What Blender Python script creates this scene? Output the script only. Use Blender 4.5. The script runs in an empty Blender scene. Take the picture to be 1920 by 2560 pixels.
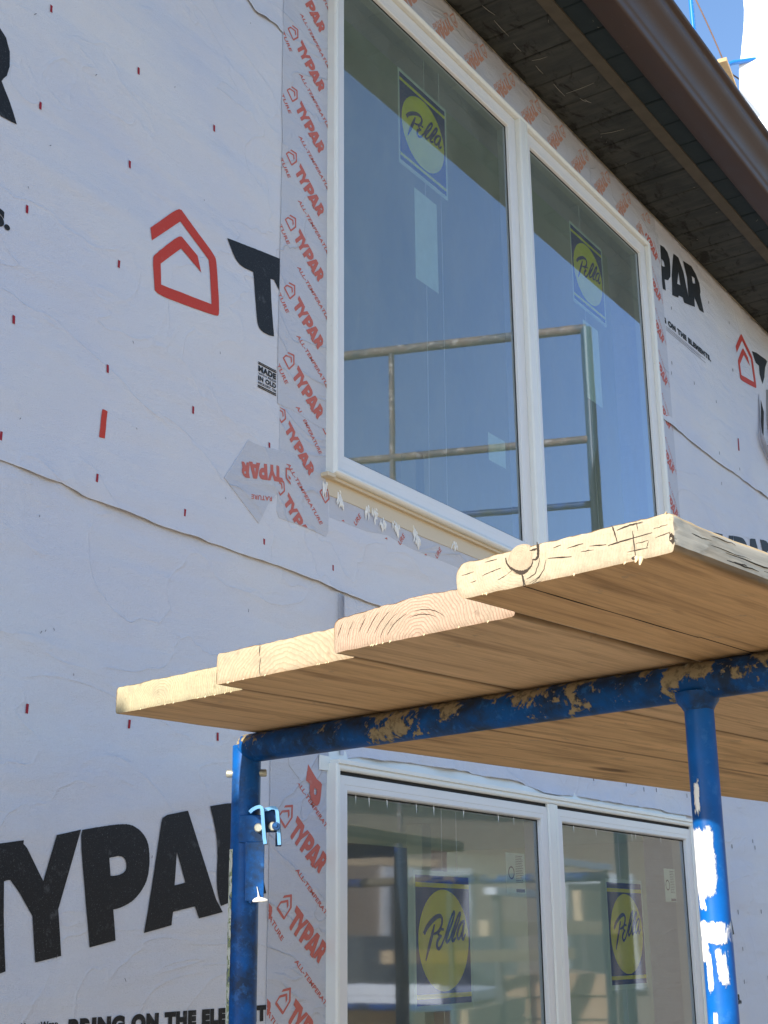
import bpy, bmesh, math, random
from mathutils import Vector, Matrix, noise
random.seed(7)
S = bpy.context.scene
COL = S.collection
rad = math.radians

# ------------------------------------------------------------------ camera
YAW, PITCH, ROLL, FPX, CAMD = rad(55.91424868), rad(17.64064253), rad(-0.55066368), 3379.835, 1.7
fw = Vector((math.sin(YAW)*math.cos(PITCH), math.cos(YAW)*math.cos(PITCH), math.sin(PITCH)))
rt0 = Vector((math.cos(YAW), -math.sin(YAW), 0)); up0 = rt0.cross(fw)
rt = math.cos(ROLL)*rt0 + math.sin(ROLL)*up0; up = -math.sin(ROLL)*rt0 + math.cos(ROLL)*up0
cd = bpy.data.cameras.new('camera'); cam = bpy.data.objects.new('camera', cd); COL.objects.link(cam)
M = Matrix((rt, up, -fw)).transposed().to_4x4(); M.translation = Vector((0, -CAMD, 0)); cam.matrix_world = M
cd.sensor_fit = 'VERTICAL'; cd.sensor_height = 24; cd.lens = 24*FPX/2560; cd.clip_start = .02; cd.clip_end = 2000
S.camera = cam
S.render.resolution_x, S.render.resolution_y = 768, 1024
# ------------------------------------------------------------------ light
EL = rad(23.7); AZ = Vector((-.9935, .1135))
W = bpy.data.worlds.new('World'); S.world = W; W.use_nodes = True
wn = W.node_tree.nodes; wl = W.node_tree.links; wn.clear()
sky = wn.new('ShaderNodeTexSky'); sky.sky_type = 'NISHITA'; sky.sun_disc = False
sky.sun_elevation = EL; sky.sun_rotation = math.atan2(AZ.x, AZ.y); sky.air_density = 1.0; sky.dust_density = .4; sky.ozone_density = 3.2
bg = wn.new('ShaderNodeBackground'); bg.inputs[1].default_value = .15
wo = wn.new('ShaderNodeOutputWorld'); wl.new(sky.outputs[0], bg.inputs[0]); wl.new(bg.outputs[0], wo.inputs[0])
sl = bpy.data.lights.new('sun', 'SUN'); sl.energy = 4.6; sl.angle = rad(.53); sl.color = (1, .93, .82)
so = bpy.data.objects.new('sun', sl); COL.objects.link(so)
sd = Vector((AZ.x*math.cos(EL), AZ.y*math.cos(EL), math.sin(EL)))
so.rotation_euler = sd.to_track_quat('Z', 'Y').to_euler(); so.location = (-3, 0, 6)
S.view_settings.view_transform = 'Standard'; S.view_settings.look = 'None'
S.view_settings.exposure = 1.02; S.view_settings.gamma = 1
S.render.engine = 'CYCLES'
# outlines measured on the wall plane, metres (x along wall, z above eye level)
WALL = {
 'icon': [[1.7299,1.3644],[1.8041,1.4427],[1.8165,1.4459],[1.8567,1.4231],[1.9239,1.3875],[1.9297,1.3736],[1.9441,1.2633],[1.9393,1.2534],[1.9227,1.2489],[1.7673,1.2284],[1.7505,1.2341],[1.7398,1.3011],[1.7457,1.312],[1.8095,1.3815],[1.8211,1.3857],[1.8704,1.3639],[1.8828,1.3306],[1.8391,1.3501],[1.8198,1.358],[1.7632,1.2984],[1.7672,1.2538],[1.8367,1.2621],[1.918,1.2715],[1.9117,1.3306],[1.9049,1.3693],[1.8951,1.3748],[1.8145,1.418],[1.7355,1.3384]],
 'T': [[1.9613,1.4463],[2.0525,1.462],[2.1443,1.4766],[2.1457,1.4129],[2.1227,1.4151],[2.11,1.4117],[2.116,1.3433],[2.1261,1.2772],[2.1038,1.2725],[2.0817,1.2736],[2.0719,1.2794],[2.0659,1.2944],[2.0606,1.3345],[2.0502,1.403],[1.995,1.3976]],
 'Y': [[1.4417,0.1453],[1.4685,0.1526],[1.5008,0.1579],[1.5129,0.156],[1.5232,0.1492],[1.5618,0.099],[1.5843,0.1726],[1.6374,0.1846],[1.5977,0.0557],[1.6099,-0.0168],[1.5559,-0.0259],[1.5433,0.0443],[1.5155,0.0775],[1.4922,0.0998],[1.4737,0.1],[1.4468,0.095]],
 'P': [[1.6396,0.184],[1.6914,0.194],[1.7381,0.2008],[1.7639,0.1984],[1.7878,0.1859],[1.8019,0.1667],[1.8057,0.133],[1.799,0.1012],[1.7721,0.0734],[1.7449,0.0614],[1.7216,0.0566],[1.7306,0.0066],[1.6716,-0.0041],[1.6375,0.1642]],
 'Ph': [[1.7061,0.1415],[1.7306,0.1464],[1.7438,0.1423],[1.7492,0.1289],[1.7448,0.1191],[1.7302,0.1132],[1.711,0.1118]],
 'A': [[1.8293,0.2024],[1.8322,0.2156],[1.8451,0.2226],[1.9001,0.2339],[1.928,0.1833],[1.9857,0.0781],[2.0049,0.0561],[1.9392,0.044],[1.9275,0.0649],[1.8697,0.0545],[1.8668,0.0315],[1.7984,0.0189],[1.8135,0.1016]],
 'Ah': [[1.8743,0.1592],[1.8993,0.106],[1.8714,0.1004]],
 'R': [[1.9606,0.2466],[2.0258,0.257]],
 'Rfoot': [[1.9857,0.0781],[2.0049,0.0561],[2.0313,0.0605]],
 'Tlow': [[1.4972,-0.0385]],
 'P2': [[4.4785,2.5616],[4.5148,2.5685],[4.549,2.5616],[4.5659,2.5374],[4.5683,2.5037],[4.5585,2.4587],[4.5324,2.432],[4.4953,2.421],[4.4995,2.375],[4.4707,2.3691],[4.4681,2.4049]],
 'P2h': [[4.4786,2.5029],[4.5026,2.5003],[4.5097,2.4815],[4.4944,2.4743],[4.4753,2.4729]],
 'A2': [[4.6119,2.5831],[4.6625,2.5878],[4.7059,2.5439],[4.7387,2.4454],[4.8032,2.4273],[4.6846,2.3979],[4.6773,2.417],[4.6316,2.4077],[4.6257,2.3959],[4.5641,2.3815],[4.5759,2.4756]],
 'A2h': [[4.6511,2.5204],[4.6607,2.464],[4.6267,2.4576]],
 'R2': [[4.7122,2.5951],[4.8022,2.6098],[4.8453,2.5938],[4.8783,2.565],[4.8846,2.5282],[4.8747,2.511],[4.9029,2.4407],[4.8522,2.4334],[4.8048,2.4725],[4.8032,2.4273],[4.7552,2.4153],[4.7387,2.4454],[4.7412,2.5332]],
 'R2h': [[4.7966,2.5632],[4.8281,2.5668],[4.831,2.5435],[4.8019,2.5329]],
 'icon2': [[5.2812,2.4163],[5.3691,2.4956],[5.452,2.4484],[5.4796,2.3025],[5.2986,2.2689],[5.2877,2.3475],[5.3918,2.4435],[5.436,2.3871]],
 'T2': [[5.4776,2.4829],[5.5392,2.4979],[5.6617,2.5108],[5.6854,2.5087],[5.6443,2.4652],[5.6184,2.4064],[5.5825,2.3622],[5.5545,2.398],[5.5567,2.4409],[5.5143,2.4396]],
 'ING': [[4.4638,2.2462],[4.9343,2.2587],[4.9324,2.2324],[4.4625,2.2201]],
 'mini': [[4.4719,2.2147],[4.873,2.2108]],
 'Rfrag': [[1.3288,1.5825],[1.3415,1.573],[1.3523,1.5498],[1.3552,1.5194],[1.3504,1.497],[1.3398,1.4801],[1.3599,1.4537],[1.3815,1.4125],[1.3457,1.4097]],
 'sdot': [[1.3639,1.2225],[1.3717,1.217],[1.3724,1.199],[1.3663,1.1985]],
 'sdot2': [[1.3741,1.1975]],
 'made': [[2.0742,1.1987],[2.1367,1.1982],[2.1335,1.137],[2.0729,1.1407]],
 'bring': [[1.6474,-0.1138],[2.1384,-0.1119],[2.1392,-0.14]],
 'lilwrap': [[1.5433,-0.1163],[1.6078,-0.117]],
 'rs': [[4.6232,-0.1793],[4.6728,-0.1853],[4.6671,-0.208],[4.6193,-0.2019]],
 'blk': [[4.6177,0.1494],[4.6581,0.0154],[4.6219,0.0066]],
 'DAR': [[5.0185,1.513],[5.2703,1.5476],[5.43,1.539],[5.448,1.6031]],
 'redbox': [[1.6291,0.9417],[1.6421,0.9413],[1.6391,0.8863],[1.6246,0.8855]],
 'dashes': [[1.4395,1.6986],[1.4318,1.4805],[1.6747,1.6987],[1.9084,1.69],[1.6646,1.4753],[1.4201,1.2585],[1.6504,1.2489],[1.4102,1.0368],[1.6366,1.0251],[1.874,1.0201],[1.6265,0.8063],[2.1165,1.0163],[1.4034,0.8188],[1.5028,0.3707],[1.7389,0.3743],[1.9774,0.3789],[2.1047,0.7981],[2.3479,0.795],[1.861,0.8]],
 'dashsmall': [[4.543,2.3173],[4.9709,2.5157],[5.2054,2.514],[5.1962,2.2913],[4.7214,2.0669],[4.5011,2.0732],[4.4891,2.0274],[5.1951,2.2905],[4.9539,2.0665],[4.9379,1.841],[4.945,1.8033],[5.1641,1.8387],[4.9316,1.7115],[4.7076,0.3084],[4.9423,0.3151],[4.7134,0.0884],[4.9464,0.0911],[4.7162,-0.1404],[4.9572,-0.1333],[4.9244,0.3366],[4.5648,-0.1093],[4.7284,-0.0336],[3.1847,0.4267],[3.6234,0.4453],[3.8481,0.4486],[3.9777,0.4437],[4.0748,0.4495],[4.3254,0.452],[4.7088,0.3075],[4.9423,0.3147],[4.7135,0.0861],[4.9477,0.0917]],
 'purple': [[5.1732,1.9765],[5.1869,1.9807],[5.1839,1.9248],[5.1676,1.9199]],
 'seamL': [[1.3572,0.7764],[1.4076,0.7757],[1.4599,0.7743],[1.5051,0.7711],[1.5417,0.7739],[1.561,0.7681],[1.5901,0.7625],[1.6391,0.7619],[1.7,0.7601],[1.742,0.7584],[1.7962,0.7553],[1.8747,0.7569],[1.9572,0.7568],[2.044,0.7551],[2.1485,0.757],[2.2454,0.7534],[2.3031,0.7522],[2.3701,0.7469],[2.4553,0.7446],[2.5527,0.7419]],
 'seamR': [[4.4635,1.8004],[4.5357,1.802],[4.6302,1.7946],[4.7598,1.7935],[4.8703,1.7916],[4.9683,1.7913],[5.123,1.7998],[5.2277,1.7961],[5.3554,1.7978],[5.503,1.7987]],
 'vseam': [[2.3716,0.7463],[2.3657,0.6993],[2.3629,0.6355]],
 'vslit': [[2.3737,0.3999],[2.3738,0.3742]],
 'flapTop': [[2.002,2.0928],[2.0056,2.0873],[2.0211,2.0817],[2.0334,2.0713],[2.0506,2.0731],[2.0714,2.0784],[2.0924,2.0812],[2.1101,2.0844],[2.1282,2.0784]],
 'diam': [[2.0456,1.0079],[2.062,1.0068],[2.0921,1.0078],[2.1226,1.0128],[2.1505,1.016],[2.1509,1.0005],[2.1496,0.9218],[2.1138,0.8839],[2.0852,0.8347],[1.9732,0.9041]],
 'diamT': [[2.1662,0.9469],[2.0309,0.9252],[2.024,0.9541],[2.1514,0.9779]],
 'diamR': [[2.1226,0.8939],[2.0587,0.8813],[2.0569,0.8911],[2.1254,0.9041]],
 'tapeU': [[2.15,1.2432],[2.1418,1.1838],[2.1405,1.1448],[2.1423,1.124],[2.148,1.1227],[2.1929,1.1257],[2.2691,1.1178],[2.3049,1.116],[2.3378,1.1252]],
 'tapeUtop': [[2.1392,2.1741],[2.1393,2.0667],[2.1402,1.9618],[2.1404,1.8585],[2.1449,1.7847],[2.1443,1.6844],[2.1445,1.6107]],
 'tapeL': [[2.1502,1.1245],[2.1505,1.0171],[2.1459,0.9208],[2.1451,0.8759],[2.154,0.864],[2.2297,0.8657],[2.3221,0.8633],[2.3305,0.8769],[2.3349,1.0176]],
 'flange': [[2.318,0.9983],[2.3311,0.9632],[2.4363,0.9651],[2.5837,0.9607],[2.7209,0.9589],[2.8602,0.9615],[2.9849,0.9651],[3.0602,0.9973]],
 'tapeBot': [[2.3311,0.9632],[2.3372,0.9117],[2.4177,0.9136],[2.4796,0.9139],[2.5698,0.9263],[2.623,0.9197],[2.6776,0.9169],[2.7914,0.9171],[2.8962,0.9173]],
 'caulk': [[2.3665,0.9764],[2.3134,0.9841],[2.477,0.9719],[2.5088,0.9687],[2.5938,0.9652],[2.6102,0.9517],[2.686,0.9664],[2.6924,0.9481],[2.8722,0.9746],[2.5441,0.9547],[2.3755,0.964]],
 'lowtape': [[2.1381,0.3472],[2.1385,0.2082],[2.1404,0.0639],[2.1371,-0.0297],[2.1384,-0.1466],[2.3277,-0.1561],[2.3272,0.0415],[2.3267,0.3181],[2.3446,0.3276],[2.3377,0.3509],[2.2952,0.3548]],
 'lowflange': [[2.3276,0.3182],[2.3277,-0.1561]],
 't1': [[2.2124,2.105],[2.3045,2.0239],[2.2842,1.996]],
 't1b': [[2.2125,1.9321],[2.3066,1.8521],[2.2859,1.8229]],
 't1i': [[2.1821,2.1261],[2.2065,2.1217],[2.1939,2.0909],[2.1669,2.1106]],
 't2': [[2.1837,1.097],[2.273,1.0097],[2.2573,0.9881]],
 't2i': [[2.1514,1.1143],[2.177,1.1098],[2.1633,1.0809],[2.1487,1.0922]],
 't3': [[2.1839,0.9301],[2.2722,0.8502]],
 't4': [[2.2268,0.2472],[2.3255,0.1662],[2.3004,0.1343]],
 't4b': [[2.2286,0.0719],[2.3232,-0.0128],[2.297,-0.0417]],
 't4c': [[2.2287,-0.103]],
 't4i': [[2.2002,0.2643],[2.2203,0.2581],[2.2038,0.2269],[2.1807,0.2491]],
 'at1': [[2.2019,2.1735],[2.3266,2.0833],[2.2131,2.1807]],
 'at1n': [[2.2029,2.0004],[2.2021,1.8267]],
 'at2': [[2.1747,0.9929],[2.2984,0.8848],[2.1857,0.9982]],
 'at2u': [[2.2055,1.1483],[2.2208,1.1197],[2.2935,1.0502]],
 'at4': [[2.2216,0.304],[2.3273,0.2163],[2.2212,0.1383],[2.3285,0.0415],[2.2182,-0.0356],[2.2294,0.1423]],
 'ure1': [[2.1411,2.0665],[2.1653,2.0413],[2.1431,1.896],[2.1659,1.8688],[2.1452,1.7234],[2.1667,1.7019]],
 'ature': [[2.1398,0.0403],[2.1793,0.0026],[2.1852,0.0097]],
 'halfA': [[2.1386,0.3283],[2.1539,0.3122],[2.1395,0.2922]],
 'toptape': [[2.7441,2.5351],[3.4182,2.5451],[2.8733,2.651],[2.9638,2.6579],[3.0967,2.6603],[3.1731,2.67],[3.2501,2.6546],[3.3986,2.6599],[3.4782,2.6639]],
 'tt1': [[2.982,2.6022],[2.942,2.5482],[2.9011,2.5444],[2.9636,2.61]],
 'tt2': [[3.1598,2.6035],[3.1142,2.5489],[3.0771,2.549],[3.138,2.6115]],
 'tt3': [[3.333,2.5976],[3.2841,2.547],[3.2488,2.5416],[3.3175,2.6131]],
 'ttmin': [[2.8377,2.5575],[3.0135,2.5599],[3.1861,2.5583],[3.3662,2.5637],[2.9087,2.6253],[3.0859,2.626],[3.2622,2.6294],[3.4356,2.63]],
 'soffline': [[4.6549,2.6636],[4.753,2.6686],[4.8753,2.6631],[4.9856,2.6572],[5.1112,2.6663],[5.2746,2.6686],[5.419,2.6745],[5.5607,2.6846],[5.7012,2.6704],[5.7461,2.662]],
 'righttape': [[4.4362,2.5177],[4.4282,2.315],[4.4394,2.1484],[4.436,1.9794]],
 'rightpars': [[4.4396,2.4975],[4.4282,2.315],[4.4333,2.152],[4.4299,1.9831]],
 'torn': [[5.5288,2.2722],[5.5012,2.1877],[5.4541,2.0983],[5.471,2.0599],[5.5011,2.0355],[5.5617,2.0066],[5.5836,2.0842],[5.5001,2.0655],[5.486,2.1489]],
 'flapLow': [[2.6203,0.3997],[2.9749,0.3942],[3.1541,0.3969],[3.2102,0.3905],[3.3365,0.3756],[3.4941,0.3856],[3.6043,0.3845],[3.8164,0.3853],[4.0887,0.3891],[4.1289,0.3838],[4.3151,0.3854],[4.3522,0.3851]],
 'flapLow2': [[2.3735,0.3815],[2.3912,0.3776],[2.4454,0.3868],[2.4601,0.3862],[2.524,0.3872],[2.5744,0.3901],[2.6464,0.3939],[2.7725,0.3948],[2.8973,0.3973]],
}
# ------------------------------------------------------------------ helpers
def tag(o, label=None, cat=None, group=None, kind=None):
    if label: o['label'] = label
    if cat: o['category'] = cat
    if group: o['group'] = group
    if kind: o['kind'] = kind
    return o
def empty(name, loc=(0,0,0), rz=0, **k):
    o = bpy.data.objects.new(name, None); COL.objects.link(o); o.location = loc; o.rotation_euler = (0,0,rz)
    o.empty_display_size = .1
    return tag(o, **k)
def link(name, me, mats, parent=None, smooth=False):
    if not isinstance(mats, (list, tuple)): mats = [mats]
    for m in mats: me.materials.append(m)
    o = bpy.data.objects.new(name, me); COL.objects.link(o)
    if parent: o.parent = parent
    if smooth: me.polygons.foreach_set('use_smooth', [True]*len(me.polygons))
    return o
def mesh(vs, fs, mi=None, name='m'):
    me = bpy.data.meshes.new(name); me.from_pydata([tuple(v) for v in vs], [], fs)
    if mi: me.polygons.foreach_set('material_index', mi)
    me.update(); return me
class MB:
    def __init__(s): s.v = []; s.f = []; s.m = []; s.sm = []
    def add(s, vs, fs, mi=0, smooth=False):
        n = len(s.v); s.v += [tuple(v) for v in vs]; s.f += [tuple(i+n for i in f) for f in fs]
        s.m += [mi]*len(fs); s.sm += [smooth]*len(fs)
    def box(s, a, b, mi=0, R=None, c=None):
        x0,y0,z0 = a; x1,y1,z1 = b
        vs = [Vector(p) for p in ((x0,y0,z0),(x1,y0,z0),(x1,y1,z0),(x0,y1,z0),(x0,y0,z1),(x1,y0,z1),(x1,y1,z1),(x0,y1,z1))]
        if R: vs = [R @ v for v in vs]
        if c: vs = [v+Vector(c) for v in vs]
        s.add(vs, [(0,3,2,1),(4,5,6,7),(0,1,5,4),(1,2,6,5),(2,3,7,6),(3,0,4,7)], mi)
    def bbox(s, a, b, r=.002, mi=0, R=None, c=None):      # box with chamfered edges
        bm = bmesh.new(); bmesh.ops.create_cube(bm, size=1)
        for v in bm.verts: v.co = Vector([(a[i]+b[i])/2 + v.co[i]*(b[i]-a[i]) for i in range(3)])
        bmesh.ops.bevel(bm, geom=list(bm.edges), offset=r, segments=2, affect='EDGES', profile=.6)
        bm.verts.index_update()
        vs = [v.co.copy() for v in bm.verts]
        if R: vs = [R @ v for v in vs]
        if c: vs = [v+Vector(c) for v in vs]
        s.add(vs, [tuple(v.index for v in f.verts) for f in bm.faces], mi); bm.free()
    def tube(s, pts, r, n=20, mi=0, caps=True, noise_amp=0):
        pts = [Vector(p) for p in pts]; rr = r if isinstance(r, (list, tuple)) else [r]*len(pts)
        vs = []; fs = []; ref = None
        for i, p in enumerate(pts):
            d = (pts[min(i+1, len(pts)-1)]-pts[max(i-1, 0)]).normalized()
            if ref is None: ref = Vector((0,0,1)) if abs(d.z) < .9 else Vector((1,0,0))
            a = (ref - d*ref.dot(d)).normalized(); b = d.cross(a); ref = a
            for k in range(n):
                t = 2*math.pi*k/n; q = rr[i]
                if noise_amp: q *= 1+noise_amp*noise.noise(Vector((p.x*40+math.cos(t), p.y*40+math.sin(t), p.z*40)))
                vs.append(p + a*math.cos(t)*q + b*math.sin(t)*q)
        for i in range(len(pts)-1):
            for k in range(n): fs.append((i*n+k, i*n+(k+1)%n, (i+1)*n+(k+1)%n, (i+1)*n+k))
        s.add(vs, fs, mi, True)
        if caps:
            m = len(pts)-1
            s.add(vs[:n], [tuple(range(n-1, -1, -1))], mi); s.add(vs[m*n:], [tuple(range(n))], mi)
    def build(s, name, mats, parent=None):
        me = mesh(s.v, s.f, s.m, name); me.polygons.foreach_set('use_smooth', s.sm)
        return link(name, me, mats, parent)
def curve_mesh(loops, text=None, bold=0):
    """filled 2D loops (even-odd) or text -> mesh in its own xy plane"""
    if text is None:
        cu = bpy.data.curves.new('c', 'CURVE'); cu.dimensions = '2D'; cu.fill_mode = 'BOTH'
        for L in loops:
            sp = cu.splines.new('POLY'); sp.points.add(len(L)-1); sp.use_cyclic_u = True
            for p, q in zip(sp.points, L): p.co = (q[0], q[1], 0, 1)
    else:
        cu = bpy.data.curves.new('c', 'FONT'); cu.body = text; cu.offset = bold; cu.size = 1; cu.space_character = 1+bold*2.2
    o = bpy.data.objects.new('c', cu); COL.objects.link(o)
    me = bpy.data.meshes.new_from_object(o.evaluated_get(bpy.context.evaluated_depsgraph_get()))
    bpy.data.objects.remove(o); bpy.data.curves.remove(cu)
    return me
def loops_pts(loops, text=None, bold=0):
    me = curve_mesh(loops, text, bold); r = ([tuple(v.co) for v in me.vertices], [tuple(p.vertices) for p in me.polygons])
    bpy.data.meshes.remove(me); return r
def wallify(mb, data, y, mi=0, fn=None, clip=None):
    """put 2D faces on the plane Y=y (facing -Y); fn maps (a,b)->(x,z); clip = list of (point,normal) in x,z keeping the normal side"""
    vs, fs = data
    P = [fn(v[0], v[1]) if fn else (v[0], v[1]) for v in vs]
    V3 = [(p[0], y, p[1]) for p in P]
    bm = bmesh.new(); bv = [bm.verts.new(v) for v in V3]
    for f in fs:
        try: bm.faces.new([bv[i] for i in f])
        except ValueError: pass
    for (c, n) in (clip or []):
        bmesh.ops.bisect_plane(bm, geom=list(bm.verts)+list(bm.edges)+list(bm.faces), plane_co=(c[0], y, c[1]), plane_no=(-n[0], 0, -n[1]), clear_outer=True)
    bm.normal_update()
    for f in bm.faces:
        if f.normal.y > 0: f.normal_flip()
    bm.verts.index_update()
    mb.add([v.co.copy() for v in bm.verts], [tuple(v.index for v in f.verts) for f in bm.faces], mi); bm.free()
def affine(o, A, B, a, b):
    """matrix sending local a->A-o and b->B-o (all 2D), returns fn"""
    det = a[0]*b[1]-a[1]*b[0]
    AX = ((A[0]-o[0]), (A[1]-o[1])); BX = ((B[0]-o[0]), (B[1]-o[1]))
    m00 = (AX[0]*b[1]-BX[0]*a[1])/det; m01 = (-AX[0]*b[0]+BX[0]*a[0])/det
    m10 = (AX[1]*b[1]-BX[1]*a[1])/det; m11 = (-AX[1]*b[0]+BX[1]*a[0])/det
    return (m00, m01, m10, m11)
def amap(o, m): return lambda x, y: (o[0]+m[0]*x+m[1]*y, o[1]+m[2]*x+m[3]*y)
def jit(L, k=2, a=.0006):
    """slightly rough printed outline"""
    out = []
    for i in range(len(L)):
        p, q = L[i], L[(i+1) % len(L)]
        for j in range(k):
            t = j/k; x = p[0]*(1-t)+q[0]*t; z = p[1]*(1-t)+q[1]*t
            out.append((x+random.uniform(-a, a), z+random.uniform(-a, a)))
    return out
def soften(L, it=2, lim=62):
    for _ in range(it):
        out = []
        for i in range(len(L)):
            a, b, c = Vector(L[i-1]), Vector(L[i]), Vector(L[(i+1) % len(L)])
            if (b-a).length > 1e-7 and (c-b).length > 1e-7 and math.degrees((b-a).angle(c-b)) < lim:
                out += [tuple(b+(a-b)*.25), tuple(b+(c-b)*.25)]
            else: out.append(tuple(b))
        L = out
    return L
def circ(cx, cy, rx, ry, n=48): return [(cx+rx*math.cos(2*math.pi*i/n), cy+ry*math.sin(2*math.pi*i/n)) for i in range(n)]

# ------------------------------------------------------------------ materials
class NT:
    def __init__(s, name):
        s.m = bpy.data.materials.new(name); s.m.use_nodes = True; s.t = s.m.node_tree; s.t.nodes.clear()
        s.out = s.n('ShaderNodeOutputMaterial')
    def n(s, k, **kw):
        x = s.t.nodes.new(k)
        for a, b in kw.items():
            if hasattr(x, a): setattr(x, a, b)
        return x
    def l(s, a, b): s.t.links.new(a, b)
    def coord(s, scale=(1,1,1), rot=(0,0,0), loc=(0,0,0), which='Object'):
        c = s.n('ShaderNodeTexCoord'); m = s.n('ShaderNodeMapping'); s.l(c.outputs[which], m.inputs[0])
        m.inputs['Scale'].default_value = scale; m.inputs['Rotation'].default_value = rot; m.inputs['Location'].default_value = loc
        return m.outputs[0]
    def noise(s, v, scale=5, detail=4, rough=.55, dist=0):
        x = s.n('ShaderNodeTexNoise'); s.l(v, x.inputs['Vector'])
        x.inputs['Scale'].default_value = scale; x.inputs['Detail'].default_value = detail
        x.inputs['Roughness'].default_value = rough; x.inputs['Distortion'].default_value = dist
        return x.outputs[0]
    def ramp(s, f, stops, interp='LINEAR'):
        x = s.n('ShaderNodeValToRGB'); s.l(f, x.inputs[0]); r = x.color_ramp; r.interpolation = interp
        while len(r.elements) > 1: r.elements.remove(r.elements[0])
        for i, (p, c) in enumerate(stops):
            e = r.elements[0] if i == 0 else r.elements.new(p)
            e.position = p; e.color = (*c, 1) if isinstance(c, tuple) else (c, c, c, 1)
        return x.outputs[0]
    def math(s, op, a, b=None, c=None, clamp=False):
        x = s.n('ShaderNodeMath', operation=op, use_clamp=clamp)
        for i, q in enumerate((a, b, c)):
            if q is None: continue
            if isinstance(q, (int, float)): x.inputs[i].default_value = q
            else: s.l(q, x.inputs[i])
        return x.outputs[0]
    def mix(s, f, a, b, blend='MIX'):
        x = s.n('ShaderNodeMix', data_type='RGBA', blend_type=blend)
        for i, q in ((0, f), (6, a), (7, b)):
            if isinstance(q, (int, float)): x.inputs[i].default_value = q
            elif isinstance(q, tuple): x.inputs[i].default_value = (*q, 1)
            else: s.l(q, x.inputs[i])
        return x.outputs[2]
    def sep(s, v):
        x = s.n('ShaderNodeSeparateXYZ'); s.l(v, x.inputs[0]); return x.outputs
    def bump(s, h, d=.01, st=1.0, nrm=None):
        x = s.n('ShaderNodeBump'); s.l(h, x.inputs['Height']); x.inputs['Distance'].default_value = d; x.inputs['Strength'].default_value = st
        if nrm: s.l(nrm, x.inputs['Normal'])
        return x.outputs[0]
    def bsdf(s, col, rough=.6, metal=0, nrm=None, spec=.5, coat=0):
        x = s.n('ShaderNodeBsdfPrincipled')
        for k, q in (('Base Color', col), ('Roughness', rough), ('Metallic', metal), ('Specular IOR Level', spec), ('Coat Weight', coat)):
            if isinstance(q, tuple): x.inputs[k].default_value = (*q, 1)
            elif isinstance(q, (int, float)): x.inputs[k].default_value = q
            else: s.l(q, x.inputs[k])
        if nrm: s.l(nrm, x.inputs['Normal'])
        s.l(x.outputs[0], s.out.inputs[0]); return x
def m_film(name, col, trans=.5):
    t = NT(name); d = t.n('ShaderNodeBsdfDiffuse'); r = t.n('ShaderNodeBsdfTranslucent'); mx = t.n('ShaderNodeMixShader')
    v = t.coord(); n = t.noise(v, 40, 4); c = t.mix(n, tuple(x*.92 for x in col), tuple(min(1, x*1.08) for x in col))
    t.l(c, d.inputs[0]); t.l(c, r.inputs[0]); mx.inputs[0].default_value = trans
    t.l(d.outputs[0], mx.inputs[1]); t.l(r.outputs[0], mx.inputs[2]); t.l(mx.outputs[0], t.out.inputs[0]); return t.m
def m_simple(name, col, rough=.6, var=.12, scale=30, bump=.0, metal=0, spec=.5):
    t = NT(name); v = t.coord(); n = t.noise(v, scale, 5)
    c = t.mix(t.math('MULTIPLY', n, 1), tuple(x*(1-var) for x in col), tuple(min(1, x*(1+var)) for x in col))
    t.bsdf(c, rough, metal, t.bump(n, .001, bump) if bump else None, spec); return t.m
def m_wrap(name, col, wr=1.):
    t = NT(name); v = t.coord()
    big = t.noise(v, 1.6, 3, .5, .6)
    vs = t.coord(scale=(.9, 1, 4.2), rot=(0, rad(-24), 0)); streak = t.noise(vs, 2.3, 2.5, .45, .25)
    vf = t.coord(scale=(1, 1, 1)); fibre = t.noise(vf, 420, 2, .6); fib2 = t.noise(t.coord(scale=(160, 1, 900)), 1, 2, .5)
    c = t.mix(t.ramp(big, [(.35, 0.), (.65, 1.)]), (col[0]*.90, col[1]*.92, col[2]*.98), (col[0]*1.05, col[1]*1.03, col[2]*.98))
    mott = t.noise(v, 5.5, 4, .55, .8); c = t.mix(t.ramp(mott, [(.45, 0.), (.75, .35)]), c, (col[0]*1.08, col[1]*1.05, col[2]*.95))
    c = t.mix(t.ramp(streak, [(.3, .0), (.75, .22)]), c, tuple(x*.90 for x in col))
    c = t.mix(t.math('MULTIPLY', fibre, .55), c, tuple(x*.74 for x in col))
    dirt = t.noise(v, 9, 8, .7); c = t.mix(t.ramp(dirt, [(.68, .0), (.8, .18)]), c, (.35, .33, .3))
    h = t.math('ADD', t.math('MULTIPLY', streak, .8), t.math('MULTIPLY', big, 1.6))
    b1 = t.bump(h, .034, .6); cr = t.noise(t.coord(scale=(1, 1, 1.6), rot=(0, rad(-30), 0), loc=(5, 0, 2)), 2.2, 3, .5, 1.2); crease = t.ramp(t.math('ABSOLUTE', t.math('SUBTRACT', cr, .5)), [(0., 1.), (.012, .35), (.05, 0.)])
    b1 = t.bump(crease, .0035, .5*wr, b1); rip = t.noise(t.coord(scale=(5, 1, 22), rot=(0, rad(-18), 0)), 2.0, 4, .6, .6); b1 = t.bump(rip, .004, .55*wr, b1)
    b2 = t.bump(t.math('ADD', fibre, fib2), .0012, 1.0, b1)
    t.bsdf(c, .62, 0, b2, .35); return t.m
def m_print(name, col, fade=.25, base=(.55, .56, .6)):
    t = NT(name); v = t.coord(); n = t.noise(v, 500, 3, .7); n2 = t.noise(v, 30, 5, .6)
    k = t.math('ADD', t.ramp(n, [(.6, 0.), (.78, fade)]), t.ramp(n2, [(.62, 0.), (.8, fade*.5)]))
    t.bsdf(t.mix(k, col, base), .6, 0, None, .3); return t.m
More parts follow.
